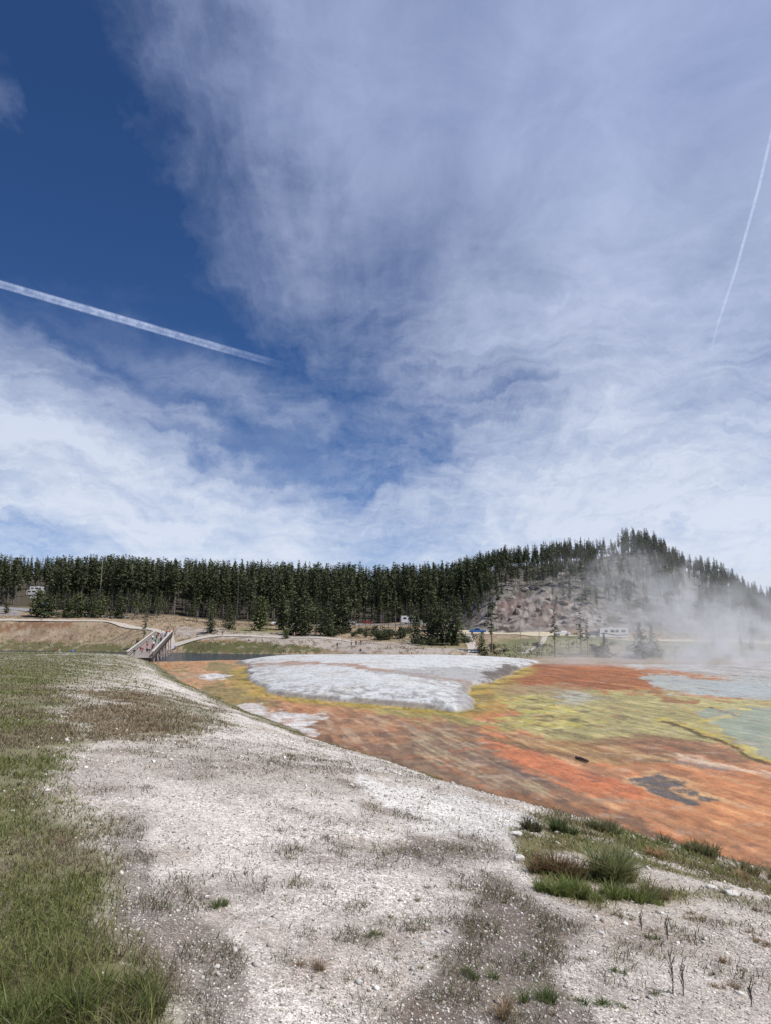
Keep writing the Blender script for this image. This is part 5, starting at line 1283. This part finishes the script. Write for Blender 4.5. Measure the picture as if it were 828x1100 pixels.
ae = t.comb(az, t.math('MULTIPLY', el, 1.), 0.); nE = t.noise(ae, 5., 7., .6, .4)
def ell(px, py, rx, ry, ang, amp):
    a0, e0 = azel(px, py); ca, sa = math.cos(ang), math.sin(ang)
    da = t.math('SUBTRACT', az, a0); de = t.math('SUBTRACT', el, e0)
    # pixel radii to radians (near the picture centre)
    u = t.math('MULTIPLY', t.math('ADD', t.math('MULTIPLY', da, ca), t.math('MULTIPLY', de, sa)), FPX / rx)
    v = t.math('MULTIPLY', t.math('SUBTRACT', t.math('MULTIPLY', de, ca), t.math('MULTIPLY', da, sa)), FPX / ry)
    return t.math('MULTIPLY', t.math('EXPONENT', t.math('MULTIPLY', t.math('ADD', t.math('MULTIPLY', u, u), t.math('MULTIPLY', v, v)), -1.)), amp)
def addl(l):
    s = l[0]
    for q in l[1:]: s = t.math('ADD', s, q)
    return s
# veil right of a line
a1, e1 = azel(205, 20); a2, e2 = azel(345, 330)
dx, dy = a2 - a1, e2 - e1; ln = math.hypot(dx, dy)
side = t.math('DIVIDE', t.math('SUBTRACT', t.math('MULTIPLY', t.math('SUBTRACT', az, a1), -dy), t.math('MULTIPLY', t.math('SUBTRACT', a1 * 0 + e1, el), dx)), ln)
side = t.math('ADD', side, t.math('MULTIPLY', t.math('SUBTRACT', nE, .5), .34))
side = t.math('ADD', side, t.math('MULTIPLY', t.math('SUBTRACT', nC, .5), .14))
veil = t.rng(side, -.16, .20, 0., .55, True)
low = t.rng(el, R(22), R(3), 0., .50, True)
cov = addl([veil, low, ell(700, 120, 260, 200, 0, .22), ell(380, 130, 110, 140, .3, .10), ell(60, 520, 280, 95, -.25, .42), ell(30, 430, 170, 75, -.4, .34), ell(240, 430, 130, 32, -.15, .30), ell(330, 560, 200, 30, 0, .2), ell(650, 400, 220, 130, 0, .16),
            ell(8, 115, 22, 26, -.6, .26),
            ell(470, 270, 90, 60, 0, -.26), ell(270, 500, 80, 30, -.5, -.22), ell(60, 588, 110, 14, 0, -.45), ell(440, 470, 140, 40, 0, -.06), ell(60, 470, 130, 14, -.4, .1), ell(150, 400, 120, 12, -.4, -.2), ell(740, 240, 60, 90, 0, -.12), ell(520, 450, 220, 55, -.1, -.15), ell(420, 350, 70, 40, 0, -.1)])
rot3 = t.n('ShaderNodeMapping'); t.put(rot3.inputs[0], t.comb(az, t.math('MULTIPLY', el, 4.4), 0.)); rot3.inputs['Rotation'].default_value = (0, 0, R(40))
nF = t.noise(rot3.outputs[0], 3.0, 11., .62, .25)
nG = t.noise(rot3.outputs[0], 13., 8., .65, .5)
lowm = t.rng(el, R(38), R(14), 0., 1., True)
nz = t.math('ADD', t.math('MULTIPLY', t.math('SUBTRACT', nA, .5), .8), t.math('ADD', t.math('MULTIPLY', t.math('SUBTRACT', nB, .5), .75), t.math('MULTIPLY', t.math('SUBTRACT', nC, .5), .3)))
nz = t.math('ADD', nz, t.math('MULTIPLY', t.math('ADD', t.math('MULTIPLY', t.math('SUBTRACT', nF, .5), 2.1), t.math('MULTIPLY', t.math('SUBTRACT', nG, .5), .6)), lowm))
nz = t.math('MULTIPLY', nz, 1.15)
amp = t.rng(cov, 0., .35, .06, .62)
alpha = t.math('ADD', cov, t.math('MULTIPLY', nz, amp)); alpha = t.rng(alpha, .03, .98, 0., .93)
alpha = t.math('MAXIMUM', t.math('MINIMUM', alpha, .93), 0.)
ccol = t.mix(t.rng(el, R(40), R(6), 0., 1.), (4.7, 5.5, 8.1), (7.5, 8.1, 9.2))
skc = t.vmath('MULTIPLY', sky.outputs[0], (.44, .69, .98))
t.put(bg.inputs['Color'], t.mix(alpha, skc, ccol)); bg.inputs['Strength'].default_value = .1

sd = bpy.data.lights.new('sun', 'SUN'); sd.energy = 4.2; sd.angle = R(.53); sd.color = (1, .955, .90)
so = bpy.data.objects.new('sun', sd); COL.objects.link(so)
sdir = Vector((math.sin(SUN_AZ) * math.cos(SUN_EL), math.cos(SUN_AZ) * math.cos(SUN_EL), math.sin(SUN_EL)))
so.rotation_euler = (-sdir).to_track_quat('-Z', 'Y').to_euler()

vs = scene.view_settings; vs.view_transform = 'Standard'; vs.look = 'None'; vs.exposure = 0; vs.gamma = 1; vs.use_curve_mapping = False
cy = scene.cycles; cy.max_bounces = 6; cy.diffuse_bounces = 2; cy.glossy_bounces = 2; cy.transmission_bounces = 2; cy.transparent_max_bounces = 12; cy.volume_bounces = 1
cy.volume_step_rate = 2.0; cy.volume_max_steps = 96; cy.use_denoising = True
